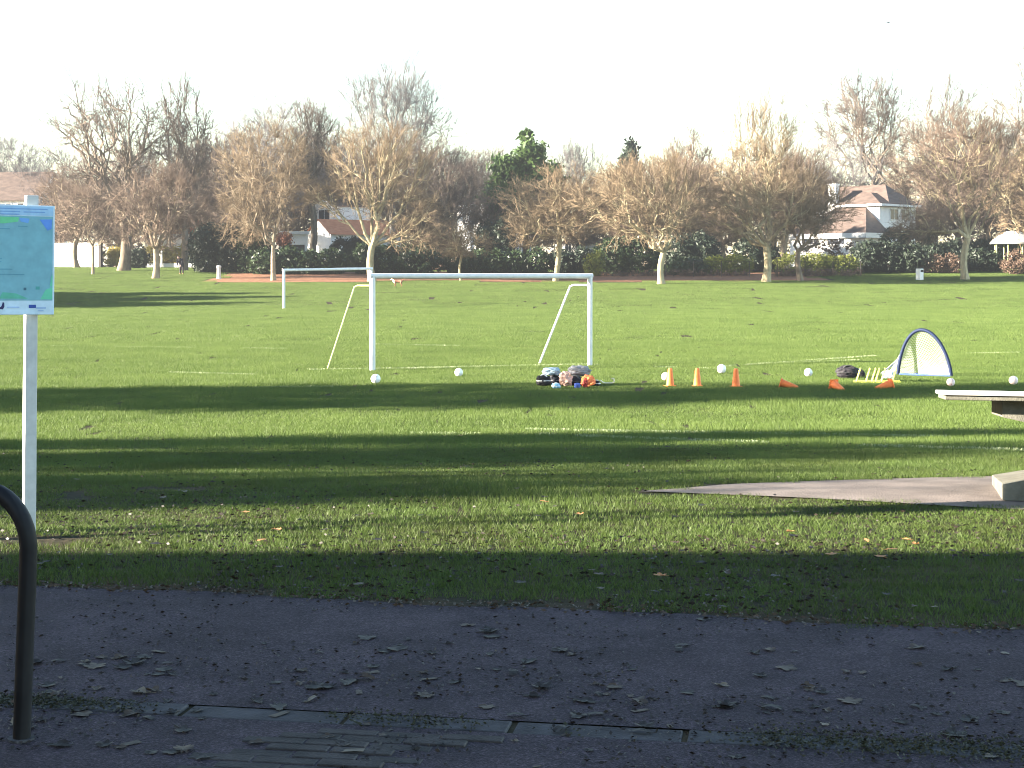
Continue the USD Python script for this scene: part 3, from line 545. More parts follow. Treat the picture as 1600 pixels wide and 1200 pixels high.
wr_ = np.random.default_rng(8); es = []
for px in range(-330, 1950, 45):
    Yw = 192 + wr_.uniform(-6, 6); b_ = on(px, Yw); hw = EYE + (HZ - wr_.uniform(268, 312)) * Yw / F - b_[2]
    es.append((b_[0], b_[1], b_[2] + hw * 0.45, 4.2, 2.5, hw * 0.56))
tag(obj('distant_wood', foliage(wr_, es, 2600, 16, 0.5, 0.34), leafmat('distant_twigs', [(0, (0.05, 0.042, 0.036)), (0.6, (0.085, 0.07, 0.06)), (1, (0.13, 0.105, 0.085))], 0.2)), 'far brown wood closing the view behind the houses and trees', 'wood', kind='stuff')
bush('dark_hedge', 'dark high hedge behind the rusty hedge, right of the litter bin', 'hedge', 1438, 1512, 374, 133, L_dark, 331, depth=1.4)
bush('dark_hedge', 'dark high hedge behind the shelter', 'hedge', 1508, 1640, 370, 137, L_dark, 332, depth=1.4)
# trees and a hall beyond the left of the picture, whose shadows lie across the grass
hall = thing('park_hall', 'long flat roofed brick park hall left of the path', 'building')
hx0, hx1, hy0, hy1, hh = -40.0, -14.0, -14.0, 4.6, 5.6
obj('wall', moved(box(hx0, hx1, hy0, hy1, 0, hh - 0.25)), mat('hall_brick', (0.24, 0.12, 0.08), (0.34, 0.18, 0.12), 0.9, 4, 6), hall)
obj('roof', box(hx0 - 0.3, hx1 + 0.3, hy0 - 0.3, hy1 + 0.3, hh - 0.25, hh), M_felt, hall)
evergreen('holm_oak', 'dense evergreen oak left of the playing field, nearest the goal', 800 + F * -24 / 22.6, 22.6, 800 + F * -27.3 / 22.6, 800 + F * -20.7 / 22.6, HZ - F * 11.0 / 22.6, HZ - F * 2.0 / 22.6, L_dark, 403, 6, leaf=0.16, per=12)
evergreen('holm_oak', 'second evergreen oak left of the playing field', 800 + F * -33 / 21.0, 21.0, 800 + F * -36.5 / 21.0, 800 + F * -29.5 / 21.0, HZ - F * 14.0 / 21, HZ - F * 3.0 / 21, L_dark, 404, 6, leaf=0.16, per=5)
for k, (X, Y, ry, nt, top) in enumerate([(-17.0, 12.4, 1.9, 1100, 6.4), (-21.0, 14.4, 0.8, 1000, 7.5), (-19.5, 9.0, 1.5, 650, 6.0), (-20.0, 7.9, 0.7, 420, 5.5)]):
    put_tree('bare_tree', ['bare lime tree left of the lawn', 'upright bare lime left of the lawn', 'bare lime nearest the hall', 'small bare tree beside the hall'][k], (X, Y, float(gz(Y))), B_brown, T_brown, 405 + k, fork_h=1.6, ells=[(0, 0, top * 0.62, 3.4, ry, top * 0.45, 1)], ntips=nt, ks=(5, 18, 70, 200, 400), trunk_r=0.2, tip_r=0.02, twigs=4)
for k, (X, Y, t) in enumerate([(-48, 83, 7.2), (-47, 89, 7.6), (-46, 94, 6.4)]):
    evergreen('holm_oak', ['evergreen oak at the left edge of the far field', 'tallest evergreen oak left of the far field', 'low evergreen oak left of the far field'][k], 800 + F * X / Y, Y, 800 + F * (X - 5.0) / Y, 800 + F * (X + 5.0) / Y, HZ - F * t / Y, HZ - F * 0.5 / Y, L_dark, 410 + k, 6, leaf=0.35, per=34)

# ------------------------------------------------------------------ thin winter haze
M_haze = usdkit.material(stage, '/World/Looks/winter_haze', {'v': ('principled_volume', dict(color=(0.88, 0.92, 1.0), density=0.00022, anisotropy=0.3))}, [], volume='v.volume')
obj('haze', box(-950, 950, -90, 1250, -1.6, 34), M_haze, kind='stuff', label='thin pale winter haze over the field')

# ------------------------------------------------------------------ houses
def hip(x0, x1, y0, y1, z0, z1, e=0.35, gable=(False, False), along='x'):
    """a roof with eaves: hipped or gabled at each end of its ridge"""
    if along == 'y':
        m = hip(y0, y1, x0, x1, z0, z1, e, gable); v = np.array(m.vertices)[:, [1, 0, 2]]; return tri(v, np.array(m.faces)[:, ::-1])
    w = (y1 - y0) / 2; yc = (y0 + y1) / 2; ra = x0 - e if gable[0] else x0 - e + w; rb = x1 + e if gable[1] else x1 + e - w
    if ra > rb: ra = rb = (ra + rb) / 2
    v = [(x0 - e, y0 - e, z0), (x1 + e, y0 - e, z0), (x1 + e, y1 + e, z0), (x0 - e, y1 + e, z0), (ra, yc, z1), (rb, yc, z1)]
    return tri(v, [[0, 1, 5], [0, 5, 4], [2, 3, 4], [2, 4, 5]] + ([] if gable[0] else [[3, 0, 4]]) + ([] if gable[1] else [[1, 2, 5]]) + ([] if any(gable) else [[0, 2, 1], [0, 3, 2]]))
def gable_block(x0, x1, y0, y1, z0, ze, zr, along='x'):
    """walls up to the eaves and a triangle of wall under each gable"""
    if along == 'y':
        m = gable_block(y0, y1, x0, x1, z0, ze, zr); v = np.array(m.vertices)[:, [1, 0, 2]]; return tri(v, np.array(m.faces)[:, ::-1])
    m = trimesh.creation.extrude_polygon(Polygon([(y0, z0), (y1, z0), (y1, ze), ((y0 + y1) / 2, zr), (y0, ze)]), x1 - x0, engine='earcut')
    v = np.array(m.vertices); v = np.c_[x0 + v[:, 2], v[:, 0], v[:, 1]]; return tri(v, m.faces)
def window(o, xa, xb, za, zb, y, side='front', bars=1, parent=None):
    """a framed window set into the front (normal -y) or the left (normal -x) wall of its house"""
    def T(m):
        if side == 'left':
            v = np.array(m.vertices)[:, [1, 0, 2]]; return tri(v, np.array(m.faces)[:, ::-1])
        return m
    t = 0.07
    fr = [box(xa - t, xa, y - 0.05, y + 0.06, za - t, zb + t), box(xb, xb + t, y - 0.05, y + 0.06, za - t, zb + t), box(xa, xb, y - 0.05, y + 0.06, zb, zb + t), box(xa, xb, y - 0.05, y + 0.06, za - t, za)]
    fr += [box(x_ - 0.025, x_ + 0.025, y - 0.04, y + 0.04, za, zb) for x_ in np.linspace(xa, xb, bars + 2)[1:-1]]
    f = obj('window', [T(m) for m in fr], M_white, o)
    obj('pane', T(box(xa, xb, y - 0.02, y + 0.03, za, zb)), M_glass, f)
def house(name, label, px, Y, deg): return thing(name, label, 'house', on(px, Y), deg)
def H(py, Y): return EYE + (HZ - py) * Y / F - float(gz(Y))
# white house with brown roofs, right
Y = 148; o = house('white_house', 'white house with brown tiled hipped roofs and a white chimney, right of the middle', 1375, Y, 42)
ze, za, zr = H(319, Y), H(298, Y), H(284, Y)
obj('wall', box(0, 6.0, 0, 5, 0, ze), M_render, o); obj('wall', box(1.9, 6.6, 0.35, 11, 0, ze + 0.004), M_render, o)
obj('roof', hip(0, 6.0, 0, 5, ze + 0.02, za, 0.4), M_tileB, o); rf = obj('roof', hip(1.9, 6.6, 0.35, 11, ze + 0.06, zr, 0.4, along='y'), M_tileB, o)
obj('fascia', [box(-0.43, 6.43, -0.43, -0.40, ze - 0.16, ze + 0.05), box(-0.43, -0.40, -0.40, 5.4, ze - 0.16, ze + 0.05)], M_white, o)
zl, zt = H(366, Y), H(323, Y)
obj('wall', box(-3.6, -0.01, -0.8, 8.0, 0, zl), M_render, o)
v = [(-4.0, -1.2, zl), (-4.0, 8.4, zl), (0, 8.4, zl), (0, -1.2, zl), (0, 1.6, zt), (0, 5.2, zt)]
obj('roof', tri(v, [[0, 4, 1], [1, 4, 5], [0, 3, 4], [1, 5, 2], [0, 1, 2], [0, 2, 3]]), M_tileB, o)
obj('fascia', [box(-4.03, -4.0, -1.2, 8.4, zl - 0.42, zl + 0.06), box(-4.03, 0, -1.23, -1.2, zl - 0.42, zl + 0.06)], M_white, o)
obj('chimney', [box(1.0, 1.6, 5.9, 6.8, 0, H(284, Y)), box(0.95, 1.65, 5.85, 6.85, H(284, Y), H(284, Y) + 0.12)], M_render, rf)
window(o, 1.7, 3.0, H(342, Y), H(326, Y), 0, bars=1); window(o, 3.6, 4.9, H(342, Y), H(326, Y), 0, bars=1)
window(o, 1.5, 3.5, 2.2, 3.6 - 0.4, -3.6, 'left', 2); window(o, 4.5, 6.5, 2.2, 3.2, -3.6, 'left', 2); window(o, 1.8, 3.2, H(345, Y) + 0.3, H(330, Y), 0, 'left', 1)
# white house with the orange roof, left of the golden tree
Y = 146; o = house('white_house', 'white house with orange tiled roof and white gable, behind the laurel hedge', 517, Y, 40)
ze, zr = H(366, Y), H(341, Y)
obj('wall', gable_block(0, 8.2, 0, 4.2, 0, ze, zr - 0.05), M_render, o); rf = obj('roof', hip(0, 8.2, 0, 4.2, ze - 0.02, zr, 0.25, (True, True)), M_tileR, o)
zt = H(318, Y); zp = H(304, Y)
obj('wall', gable_block(3.6, 7.6, 4.3, 9.2, 0, zt, zp - 0.05), M_render, o); obj('roof', hip(3.6, 7.6, 4.3, 9.2, zt - 0.02, zp, 0.15, (True, True)), M_tileB, o)
obj('chimney', box(5.0, 5.6, 5.2, 5.9, zt, zp + 0.9), M_dark, rf)
window(o, 5.6, 6.9, 0.9, 2.0, 0, bars=1); window(o, 1.3, 2.8, 0.9, 2.0, 0, bars=1); window(o, 5.7, 7.6, zt - 1.6, zt - 0.3, 3.6, 'left', 1)
o = house('garage', 'flat roofed white garage left of the white gable', 437, 143, 10)
obj('wall', box(0, 2.6, 0, 4, 0, H(366, 143)), M_render, o); obj('roof', box(-0.15, 2.75, -0.2, 4.2, H(366, 143), H(361, 143)), M_white, o); obj('door', box(0.3, 2.3, -0.05, 0.0, 0, 2.1), M_dark, o)
Y = 150; o = house('white_house', 'white gable end glimpsed between brown trees above the spindly young tree', 757, Y, 40)
ze = H(318, Y)
obj('wall', box(0, 6, 0, 4.3, 0, ze), M_render, o); obj('roof', hip(0, 6, 0, 4.3, ze, ze + 0.9, 0.3), M_tileB, o); window(o, 1.0, 2.2, ze - 2, ze - 0.8, 0, 'left', 1); window(o, 1.2, 2.6, ze - 2, ze - 0.8, 0)
Y = 142; o = house('white_cottage', 'small white cottage wall behind the crooked trunk', 900, Y, 35)
obj('wall', box(0, 4, 0, 2.4, 0, H(380, Y)), M_render, o); obj('roof', hip(0, 4, 0, 2.4, H(380, Y), H(368, Y), 0.25), M_tileB, o); window(o, 0.7, 1.6, 1.2, 2.2, 0, 'left', 1)
Y = 155; o = house('brown_roofed_house', 'house with a large brown tiled roof behind the map sign', -66, Y, -6)
obj('wall', gable_block(0, 8.2, 0, 8, 0, H(312, Y), H(266, Y) - 0.05), M_render, o); obj('roof', hip(0, 8.2, 0, 8, H(314, Y), H(265, Y), 0.3, (True, True)), M_tileB, o)
for k in range(4): window(o, 0.6 + k * 1.9, 1.8 + k * 1.9, H(330, Y), H(318, Y), 0)
Y = 150; o = house('bungalow', 'small orange roofed bungalow behind the low reddish tree', 250, Y, 35)
obj('wall', gable_block(0, 5, 0, 4, 0, H(364, Y), H(336, Y) - 0.05), M_render, o); obj('roof', hip(0, 5, 0, 4, H(365, Y), H(336, Y), 0.3, (True, True)), M_tileR, o)
obj('bargeboard', [tube([(-0.33, -0.3, H(365, Y) - 0.02), (-0.33, 2, H(336, Y) + 0.02), (-0.33, 4.3, H(365, Y) - 0.02)], 0.07, 4)], M_white, o); window(o, 1.4, 2.6, 0.9, 1.9, 0, 'left')
Y = 141; a, b = on(60, Y), on(164, Y)
o = thing('white_wall', 'tall plain white rendered garden wall at the left, right of the map sign', 'wall', a, -14)
obj('wall_face', box(0, b[0] - a[0], 0, 0.25, -0.1, H(381, Y)), M_render, o); obj('coping', box(-0.02, b[0] - a[0] + 0.03, -0.04, 0.29, H(381, Y), H(381, Y) + 0.07), M_white, o); obj('end_pier', box(b[0] - a[0], b[0] - a[0] + 0.25, -0.06, 0.31, -0.1, H(379, Y)), M_dark, o)
Y = 138.5; a, b = on(225, Y), on(326, Y)
o = thing('low_white_wall', 'low white wall with posts below the yellow hedge', 'wall', a)
obj('wall_face', box(0, b[0] - a[0], 0, 0.2, -0.1, H(411.5, Y)), M_render, o)
for px in (253, 312, 323): obj('post', rbox(0.14, 0.16, H(392, Y), 0.01).apply_translation([on(px, Y)[0] - a[0], -0.12, 0]), M_white, o)

# the shelter at the right
Y = 128; c = on(1583, Y); o = thing('park_shelter', 'round roofed pale grey shelter on posts at the right edge', 'shelter', c)
th = np.linspace(0, 2 * np.pi, 9)[:-1] + 0.2
prof = [(1.85, H(379, Y) - 0.12), (1.85, H(379, Y)), (1.6, H(374, Y)), (1.15, H(368, Y)), (0.75, H(365, Y)), (0.72, H(363, Y)), (0.4, H(361, Y)), (0.02, H(360.5, Y))]
obj('roof', trimesh.creation.revolve(np.array(prof), sections=24), M_felt, o, smooth=35)
for t_ in th: obj('post', tube([(1.5 * math.cos(t_), 1.5 * math.sin(t_), -0.1), (1.5 * math.cos(t_), 1.5 * math.sin(t_), H(379, Y))], 0.06, 6), M_stay, o)
obj('bench', [box(-1.2, 1.2, 0.5, 0.9, 0.42, 0.48), box(-1.2, 1.2, 0.92, 0.97, 0.55, 0.9), box(-1.1, -1.0, 0.5, 0.9, 0, 0.42), box(1.0, 1.1, 0.5, 0.9, 0, 0.42)], M_dark, o)
# post and rail fence in front of the hedges at the right
Y = 120.5; a = on(1040, Y); o = thing('wire_fence', 'thin grey post and rail fence in front of the hedges right of the goal', 'fence', a)
L = on(1345, Y)[0] - a[0]
for k in range(8): obj('post', tube([(L * k / 7, 0, -0.1), (L * k / 7, 0, 1.25)], 0.035, 6), M_dark, o)
for z in (0.6, 1.2): obj('rail', tube([(0, -0.04, z), (L, -0.04, z)], 0.012, 5), M_dark, o)
# litter bin and bollard
b0 = on(1437, 116); o = thing('litter_bin', 'white and black litter bin on the far grass below the dark hedge', 'bin', b0, 38)
obj('bin_body', rbox(0.42, 0.42, 0.88, 0.03), M_white, o); obj('bin_lid', rbox(0.46, 0.46, 0.08, 0.02).apply_translation([0, 0, 0.88]), M_blackmetal, o)
obj('bin_opening', box(-0.15, 0.15, -0.222, -0.205, 0.62, 0.78), M_blackmetal, o); obj('bin_door', box(0.212, 0.225, -0.19, 0.19, 0.05, 0.84), M_blackmetal, o)
b0 = on(342, 117.5); o = thing('bollard', 'grey bollard beside the left end of the leaf litter strip', 'bollard', b0)
prof = np.array([(0.2, -0.1), (0.2, 0.06), (0.155, 0.1), (0.15, 0.85), (0.19, 0.88), (0.19, 0.98), (0.12, 1.05), (0.001, 1.07)])
obj('bollard_post', trimesh.creation.revolve(prof, sections=14), M_felt, o, smooth=35)

# ------------------------------------------------------------------ football goals
def goal(name, label, A, B, h, r, stays=None):
    o = thing(name, label, 'goal', A); A, B = np.array(A), np.array(B); d = B - A
    for p in ((0, 0, 0), tuple(d)):
        obj('post', tube([(p[0], p[1], p[2] - 0.1), (p[0], p[1], p[2] + h)], r, 14), M_goal, o, smooth=40)
    ca, cb = np.array([0, 0, h]), d + [0, 0, h]
    u = d / np.linalg.norm(d)
    obj('crossbar', tube([ca - u * r, cb + u * r], r * 0.98, 14), M_goal, o, smooth=40)
    for s in stays or []:
        p = (np.zeros(3) if s[0] == 0 else d); top = p + [0, 0, h - 0.22]; k = top + s[1]; f = p + s[2]
        pts = [top, top + s[1] * 0.85, k + (f - k) * 0.02, k + (f - k) * 0.06, f]
        obj('stay', tube(pts, 0.020 if s[0] == 0 else 0.026, 8), M_stay if s[0] == 0 else M_goal, o, smooth=40)
gl, gr = ground(582, 579), ground(921.5, 571)
gh = (579 - 431) * gl[1] / F
fl, fr_ = ground(510, 578), ground(843, 569)
goal('football_goal', 'nearer white football goal without a net, standing across the middle of the field', gl, gr, gh, 0.065,
     [(0, np.array([-0.43, 0.35, 0.0]), fl - gl + [0, 0.2, 0]), (1, np.array([-0.44, 0.35, 0.0]), fr_ - gr + [0, 0.2, 0])])
a, b = ground(443.5, 482), ground(580, 477)
goal('football_goal', 'farther small-looking white football goal, partly hidden by the left post of the nearer one', a, b, (482 - 422) * a[1] / F, 0.075)

# ------------------------------------------------------------------ footballs
def ball_meshes(r):
    m = trimesh.creation.icosphere(3, r); ico = trimesh.creation.icosahedron(); pent = []
    for c in ico.vertices:
        c = c / np.linalg.norm(c); a, b = frames(c[None]); t = np.arange(5) / 5 * 2 * np.pi
        ring = c + 0.36 * (np.cos(t)[:, None] * a + np.sin(t)[:, None] * b); ring /= np.linalg.norm(ring, axis=1, keepdims=True)
        v = np.vstack([c, ring]) * r * 1.012; pent.append(tri(v, [[0, 1 + i, 1 + (i + 1) % 5] for i in range(5)]))
    return m, pent
BW = flat('ball_white', (0.80, 0.80, 0.79), 0.4); BP = flat('ball_pink', (0.78, 0.62, 0.58), 0.4); BK = flat('ball_black', (0.03, 0.03, 0.035), 0.4); BR = flat('ball_red', (0.50, 0.09, 0.08), 0.4)
def football(px, py, dpx, label, cover, patch, rot):
    g = ground(px, py + dpx / 2); r = dpx / 2 * g[1] / F
    o = thing('football', label, 'football', g + [0, 0, r + 0.01], rot)
    m, pent = ball_meshes(r); obj('cover', m, cover, o, smooth=True)
    for p in pent: obj('panel', moved(p, rx=0.4), patch, o)
football(587, 592.5, 15, 'white and black football just in front of the left post of the nearer goal', BW, BK, 20)
football(717, 582.5, 13, 'white football in front of the goal line, between the posts', BW, BK, 75)
football(1127.5, 577, 14, 'white football farthest back, above the gap between two upright orange cones', BW, flat('ball_grey', (0.35, 0.35, 0.36), 0.4), 10)
football(1263, 582.5, 13, 'white and red football above the tipped cones', BW, BR, 50)
football(1040, 589, 13, 'pinkish football half hidden behind the leftmost upright cone', BP, BP, 5)
football(1485.5, 598, 13, 'red and white football just above the left end of the table', BP, BR, 100)
football(1583.5, 595, 14, 'pale pink football beyond the table near the right edge', BP, BW, 33)

# ------------------------------------------------------------------ training cones
C_or = flat('cone_orange', (0.85, 0.20, 0.045), 0.55)
def cone_meshes():
    body = trimesh.creation.revolve(np.array([(0.001, 0.345), (0.034, 0.345), (0.040, 0.335), (0.078, 0.02), (0.078, 0.012), (0.001, 0.012)]), sections=20)
    base = rbox(0.185, 0.185, 0.016, 0.006)
    band = trimesh.creation.revolve(np.array([(0.0475, 0.225), (0.0605, 0.155)]), sections=20)
    return body, base
body, base_ = cone_meshes()
proto = None
def cone(px, py, label, rx=0, ry=0, rz=0, dz=0.01):
    g = ground(px, py); o = thing('training_cone', label, 'cone', g + [0, 0, dz], group='orange training cones on the grass')
    obj('cone_body', moved(body, rx=rx, ry=ry, rz=rz), C_or, o, smooth=40); obj('cone_base', moved(base_, rx=rx, ry=ry, rz=rz), C_or, o, smooth=40)
cone(1047, 604, 'leftmost upright orange cone, with a pinkish ball behind it', rz=0.3); cone(1089.5, 604, 'middle upright orange cone', rz=0.1); cone(1150, 605, 'rightmost upright orange cone', rz=0.5)
cone(1219, 606, 'orange cone tipped over with its tip to the right, nearest the upright cones', ry=1.86, rz=-0.25, dz=0.10); cone(1302, 608, 'orange cone lying end-on below the black bag', ry=1.86, rz=-1.2, dz=0.10); cone(1393, 607, 'orange cone tipped over with its tip to the left, below the yellow hurdles', ry=1.86, rz=3.4, dz=0.10)

# ------------------------------------------------------------------ low yellow hurdles
C_ye = flat('hurdle_yellow', (0.80, 0.78, 0.14), 0.5)
hd = np.array([0.22, 0.97, 0]); hd /= np.linalg.norm(hd); hs = np.array([hd[1], -hd[0], 0])
hp = None; HL = ['leftmost yellow training hurdle, against the black bag', 'second yellow training hurdle from the left', 'third yellow training hurdle from the left, close to the fourth', 'fourth yellow training hurdle from the left', 'fifth yellow training hurdle from the left', 'rightmost yellow training hurdle, beside the pop-up net']
for k, px in enumerate((1338, 1353, 1362, 1368, 1377, 1394)):
    g = ground(px, 597.5)
    if k: dup(hp, 'training_hurdle', HL[k], 'hurdle', g, 0, 'yellow training hurdles in a row'); continue
    hp = o = thing('training_hurdle', HL[0], 'hurdle', g, 0, 'yellow training hurdles in a row')
    for e in (-1, 1):
        p = hd * 0.2 * e
        obj('upright', tube([p + [0, 0, 0.02], p + hs * 0.03 + [0, 0, 0.12], p + hs * 0.075 + [0, 0, 0.27]], 0.013, 6), C_ye, o); obj('foot', tube([p - hs * 0.06 + [0, 0, 0.02], p + hs * 0.16 + [0, 0, 0.02]], 0.014, 6), C_ye, o)
    obj('bar', tube([hd * -0.21 + hs * 0.075 + [0, 0, 0.27], hd * 0.21 + hs * 0.075 + [0, 0, 0.27]], 0.013, 6), C_ye, o)

# ------------------------------------------------------------------ bags and clothes
def bag(name, label, cat, px, py, w_px, h_px, depth, color, seed, rz=0.0, amp=0.18, strap=None, dy=0.0, lift=0.0, power=0.8, rough=0.7, handle=True):
    g = ground(px, py); g[1] += dy; g[2] = float(gz(g[1])) + lift; s = F / g[1]
    o = thing(name, label, cat, g, rz)
    rx, rzz = w_px / 2 / s, h_px / 2 / s
    lm = lump(rx, depth, rzz, seed, amp, n=4, power=power); vv = np.array(lm.vertices); kk = meshkit.fbm(vv * [9, 9, 15] + seed, 2, seed); rid = np.abs(kk - 0.5) * 2; nv = np.array(trimesh.Trimesh(vv, lm.faces, process=False).vertex_normals); vv = vv + nv * ((rid - 0.4) * min(0.035, rzz * 0.25))[:, None]; vv[:, 2] = np.maximum(vv[:, 2], 0)
    obj('cloth', tri(vv, lm.faces), flat('cloth_%d' % seed, color, rough, 0.25), o, smooth=True)
    if strap is not None:
        sm = flat('strap_%d' % seed, strap, 0.6)
        t = np.linspace(0, np.pi, 9); obj('strap', tube([(rx * 0.55 * math.cos(q), -depth * 0.5, rzz * (1.2 + 0.85 * math.sin(q))) for q in t], 0.014, 6), sm, o)
        obj('trim', tube([(rx * 0.96 * math.cos(q), -depth * (0.35 + 0.6 * abs(math.sin(q))), rzz * 1.0) for q in np.linspace(-np.pi, 0, 11)], 0.010, 5), sm, o)
    return o
bag('rucksack', 'black rucksack with white piping at the left end of the pile', 'bag', 849, 604, 22, 19, 0.14, (0.012, 0.012, 0.014), 501, amp=0.22, strap=(0.6, 0.6, 0.58))
bag('jacket', 'pale blue jacket thrown over the black rucksack', 'jacket', 862, 603, 28, 13, 0.15, (0.24, 0.32, 0.38), 502, amp=0.3, dy=0.05, lift=0.20)
bag('holdall', 'black holdall under the pale blue jacket', 'bag', 866, 602, 22, 17, 0.14, (0.02, 0.022, 0.03), 503, strap=(0.35, 0.35, 0.38))
bag('drawstring_bag', 'small light blue drawstring bag in front of the pile', 'bag', 868, 606, 14, 9, 0.10, (0.22, 0.42, 0.56), 504, amp=0.25, dy=-0.25, strap=(0.7, 0.72, 0.7))
bag('hoodie', 'pale pink hoodie draped in the middle of the pile', 'clothing', 884, 604, 20, 25, 0.13, (0.50, 0.31, 0.25), 505, amp=0.35, dy=-0.05)
bag('hoodie', 'grey hoodie rolled on top of the pile', 'clothing', 905, 603, 36, 17, 0.15, (0.20, 0.20, 0.21), 506, amp=0.3, dy=0.05, lift=0.18)
bag('holdall', 'dark holdall below the grey hoodie', 'bag', 898, 603, 26, 16, 0.13, (0.03, 0.025, 0.03), 507, strap=(0.1, 0.1, 0.1))
bag('lunch_box', 'small blue bag in front of the dark holdall', 'bag', 901, 605.5, 10, 9, 0.09, (0.05, 0.09, 0.32), 508, power=0.5, amp=0.06, dy=-0.3)
bag('bib_bundle', 'bundle of orange and red bibs at the right of the pile', 'clothing', 918, 604, 22, 18, 0.12, (0.78, 0.20, 0.07), 509, amp=0.38, dy=-0.1)
bag('bib_bundle', 'dark red bib lying beside the orange bundle', 'clothing', 913, 605, 8, 15, 0.08, (0.35, 0.04, 0.03), 510, amp=0.38, dy=-0.3)
bag('boot_bag', 'small black boot bag at the right end of the pile', 'bag', 932, 604, 12, 10, 0.08, (0.015, 0.015, 0.02), 511, strap=(0.7, 0.7, 0.66))
g = ground(938, 602.5); o = obj('skipping_rope', tube([g + np.array([x_, 0.05 * math.sin(x_ * 14), 0.05 + z_]) for x_, z_ in ((0, 0.05), (0.05, 0.01), (0.12, 0), (0.19, 0), (0.25, 0.01), (0.27, 0.04), (0.25, 0.09), (0.22, 0.085))], 0.016, 6), flat('rope_cream', (0.72, 0.68, 0.48)), smooth=True); tag(o, 'cream rope end trailing from the right end of the pile', 'rope')
bag('kit_bag', 'large black kit bag lying left of the yellow hurdles', 'bag', 1325, 592, 38, 21, 0.16, (0.022, 0.02, 0.024), 512, amp=0.12, power=0.9, strap=(0.05, 0.05, 0.05))
bag('kit_bag', 'small black bag between the yellow hurdles', 'bag', 1348, 591, 14, 12, 0.12, (0.012, 0.012, 0.012), 513, amp=0.15, dy=0.2, strap=(0.03, 0.03, 0.03))
bag('cool_bag', 'pale blue and white cool bag beside the pop-up net', 'bag', 1387, 592, 16, 13, 0.10, (0.50, 0.58, 0.66), 514, amp=0.06, power=0.45, strap=(0.8, 0.8, 0.8))

# ------------------------------------------------------------------ the pop-up net
C_blue = flat('band_blue', (0.006, 0.014, 0.045), 0.6, 0.2); C_net = flat('net_white', (0.45, 0.46, 0.47), 0.7); C_navy = flat('band_navy', (0.02, 0.06, 0.42), 0.5)
a, b = ground(1403, 586.5), ground(1487, 590); ht = (588 - 516) * a[1] / F
o = thing('pop_up_goal', 'arched pop-up training goal with blue rim and white netting on the right of the field', 'goal', a)
d = b - a; W = np.linalg.norm(d[:2]); u = d / np.linalg.norm(d); bk = np.array([-0.22, 0.85, 0.0])
def arch(t, k=1.0):                         # t from 0 (left foot) to 1 (right foot)
    q = np.pi * t; xx = 0.62 * t + 0.38 * (0.5 - 0.5 * math.cos(q)) - 0.05 * math.sin(q)
    return d * xx + np.array([0, 0, ht * k * abs(math.sin(q)) ** 0.72])
T_ = np.linspace(0, 1, 33); rim = np.array([arch(t) for t in T_])
flatband = []
for s_, rr in ((0, 0.033),): obj('rim', tube(rim, 0.036, 8), C_blue, o, smooth=True)
obj('ground_bar', tube([np.array([0, 0, 0.03]), d + [0, 0, 0.03]], 0.022, 8), C_navy, o)
th_ = []
back = lambda t: d * t * 0.9 + bk * (0.35 + 0.65 * math.sin(np.pi * t)) + np.array([-0.10, 0, 0.02])
def netp(t, q):                              # sheet from the rim down to the back edge on the ground
    p0, p1 = arch(t), back(t); p = p0 * (1 - q) + p1 * q; p[2] = p0[2] * (1 - q) ** 1.25 + 0.02; return p
for t in np.linspace(0.02, 0.98, 34): th_.append(tube([netp(t, q) for q in np.linspace(0, 1, 10)], 0.0028, 3, False))
for q in np.linspace(0.03, 1, 28): th_.append(tube([netp(t, q) for t in np.linspace(0, 1, 26)], 0.0028, 3, False))
obj('netting', th_, C_net, o)
obj('net_wing', [tube([netp(0.0 + 0.004 * k, 0.0) + [0, 0, 0.30 - 0.016 * k], back(0.02) + [-0.12 - 0.004 * k, -0.25, 0.02]], 0.006, 4, False) for k in range(16)], C_net, o)

# ------------------------------------------------------------------ concrete table
tu = np.array([0.972, -0.235, 0]); tv_ = np.array([0.235, 0.972, 0])
tn = ground(1553, 780.5); ang = math.atan2(tu[1], tu[0])
T0 = np.array([(1473 - 800) / F * 10.75, 10.75, 0]); L0 = T0
o = thing('table_tennis_table', 'pale concrete outdoor table on a bow-tie shaped pedestal at the right edge', 'table', (T0[0], T0[1], 0))
slope = math.atan(-0.066)
def TT(m):                                   # the table stands square to the sloping pad
    m = moved(m, rx=slope); m = moved(m, rz=ang); m.apply_translation([0, 0, EYE - (782 - HZ) / F * 10.75]); return m
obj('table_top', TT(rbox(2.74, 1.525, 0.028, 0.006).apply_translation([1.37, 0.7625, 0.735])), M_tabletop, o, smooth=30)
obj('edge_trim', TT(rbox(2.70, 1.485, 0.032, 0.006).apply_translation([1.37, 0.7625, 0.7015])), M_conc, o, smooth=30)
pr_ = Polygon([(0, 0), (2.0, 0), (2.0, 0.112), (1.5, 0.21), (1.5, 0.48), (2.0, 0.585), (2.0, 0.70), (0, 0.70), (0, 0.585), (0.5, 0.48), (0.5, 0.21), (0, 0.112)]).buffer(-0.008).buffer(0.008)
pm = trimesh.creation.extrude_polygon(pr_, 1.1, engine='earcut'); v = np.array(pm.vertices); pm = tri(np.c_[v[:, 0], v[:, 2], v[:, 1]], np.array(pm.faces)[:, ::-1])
obj('pedestal', TT(moved(pm, (0.415, 0.20, 0.0))), M_conc, o)

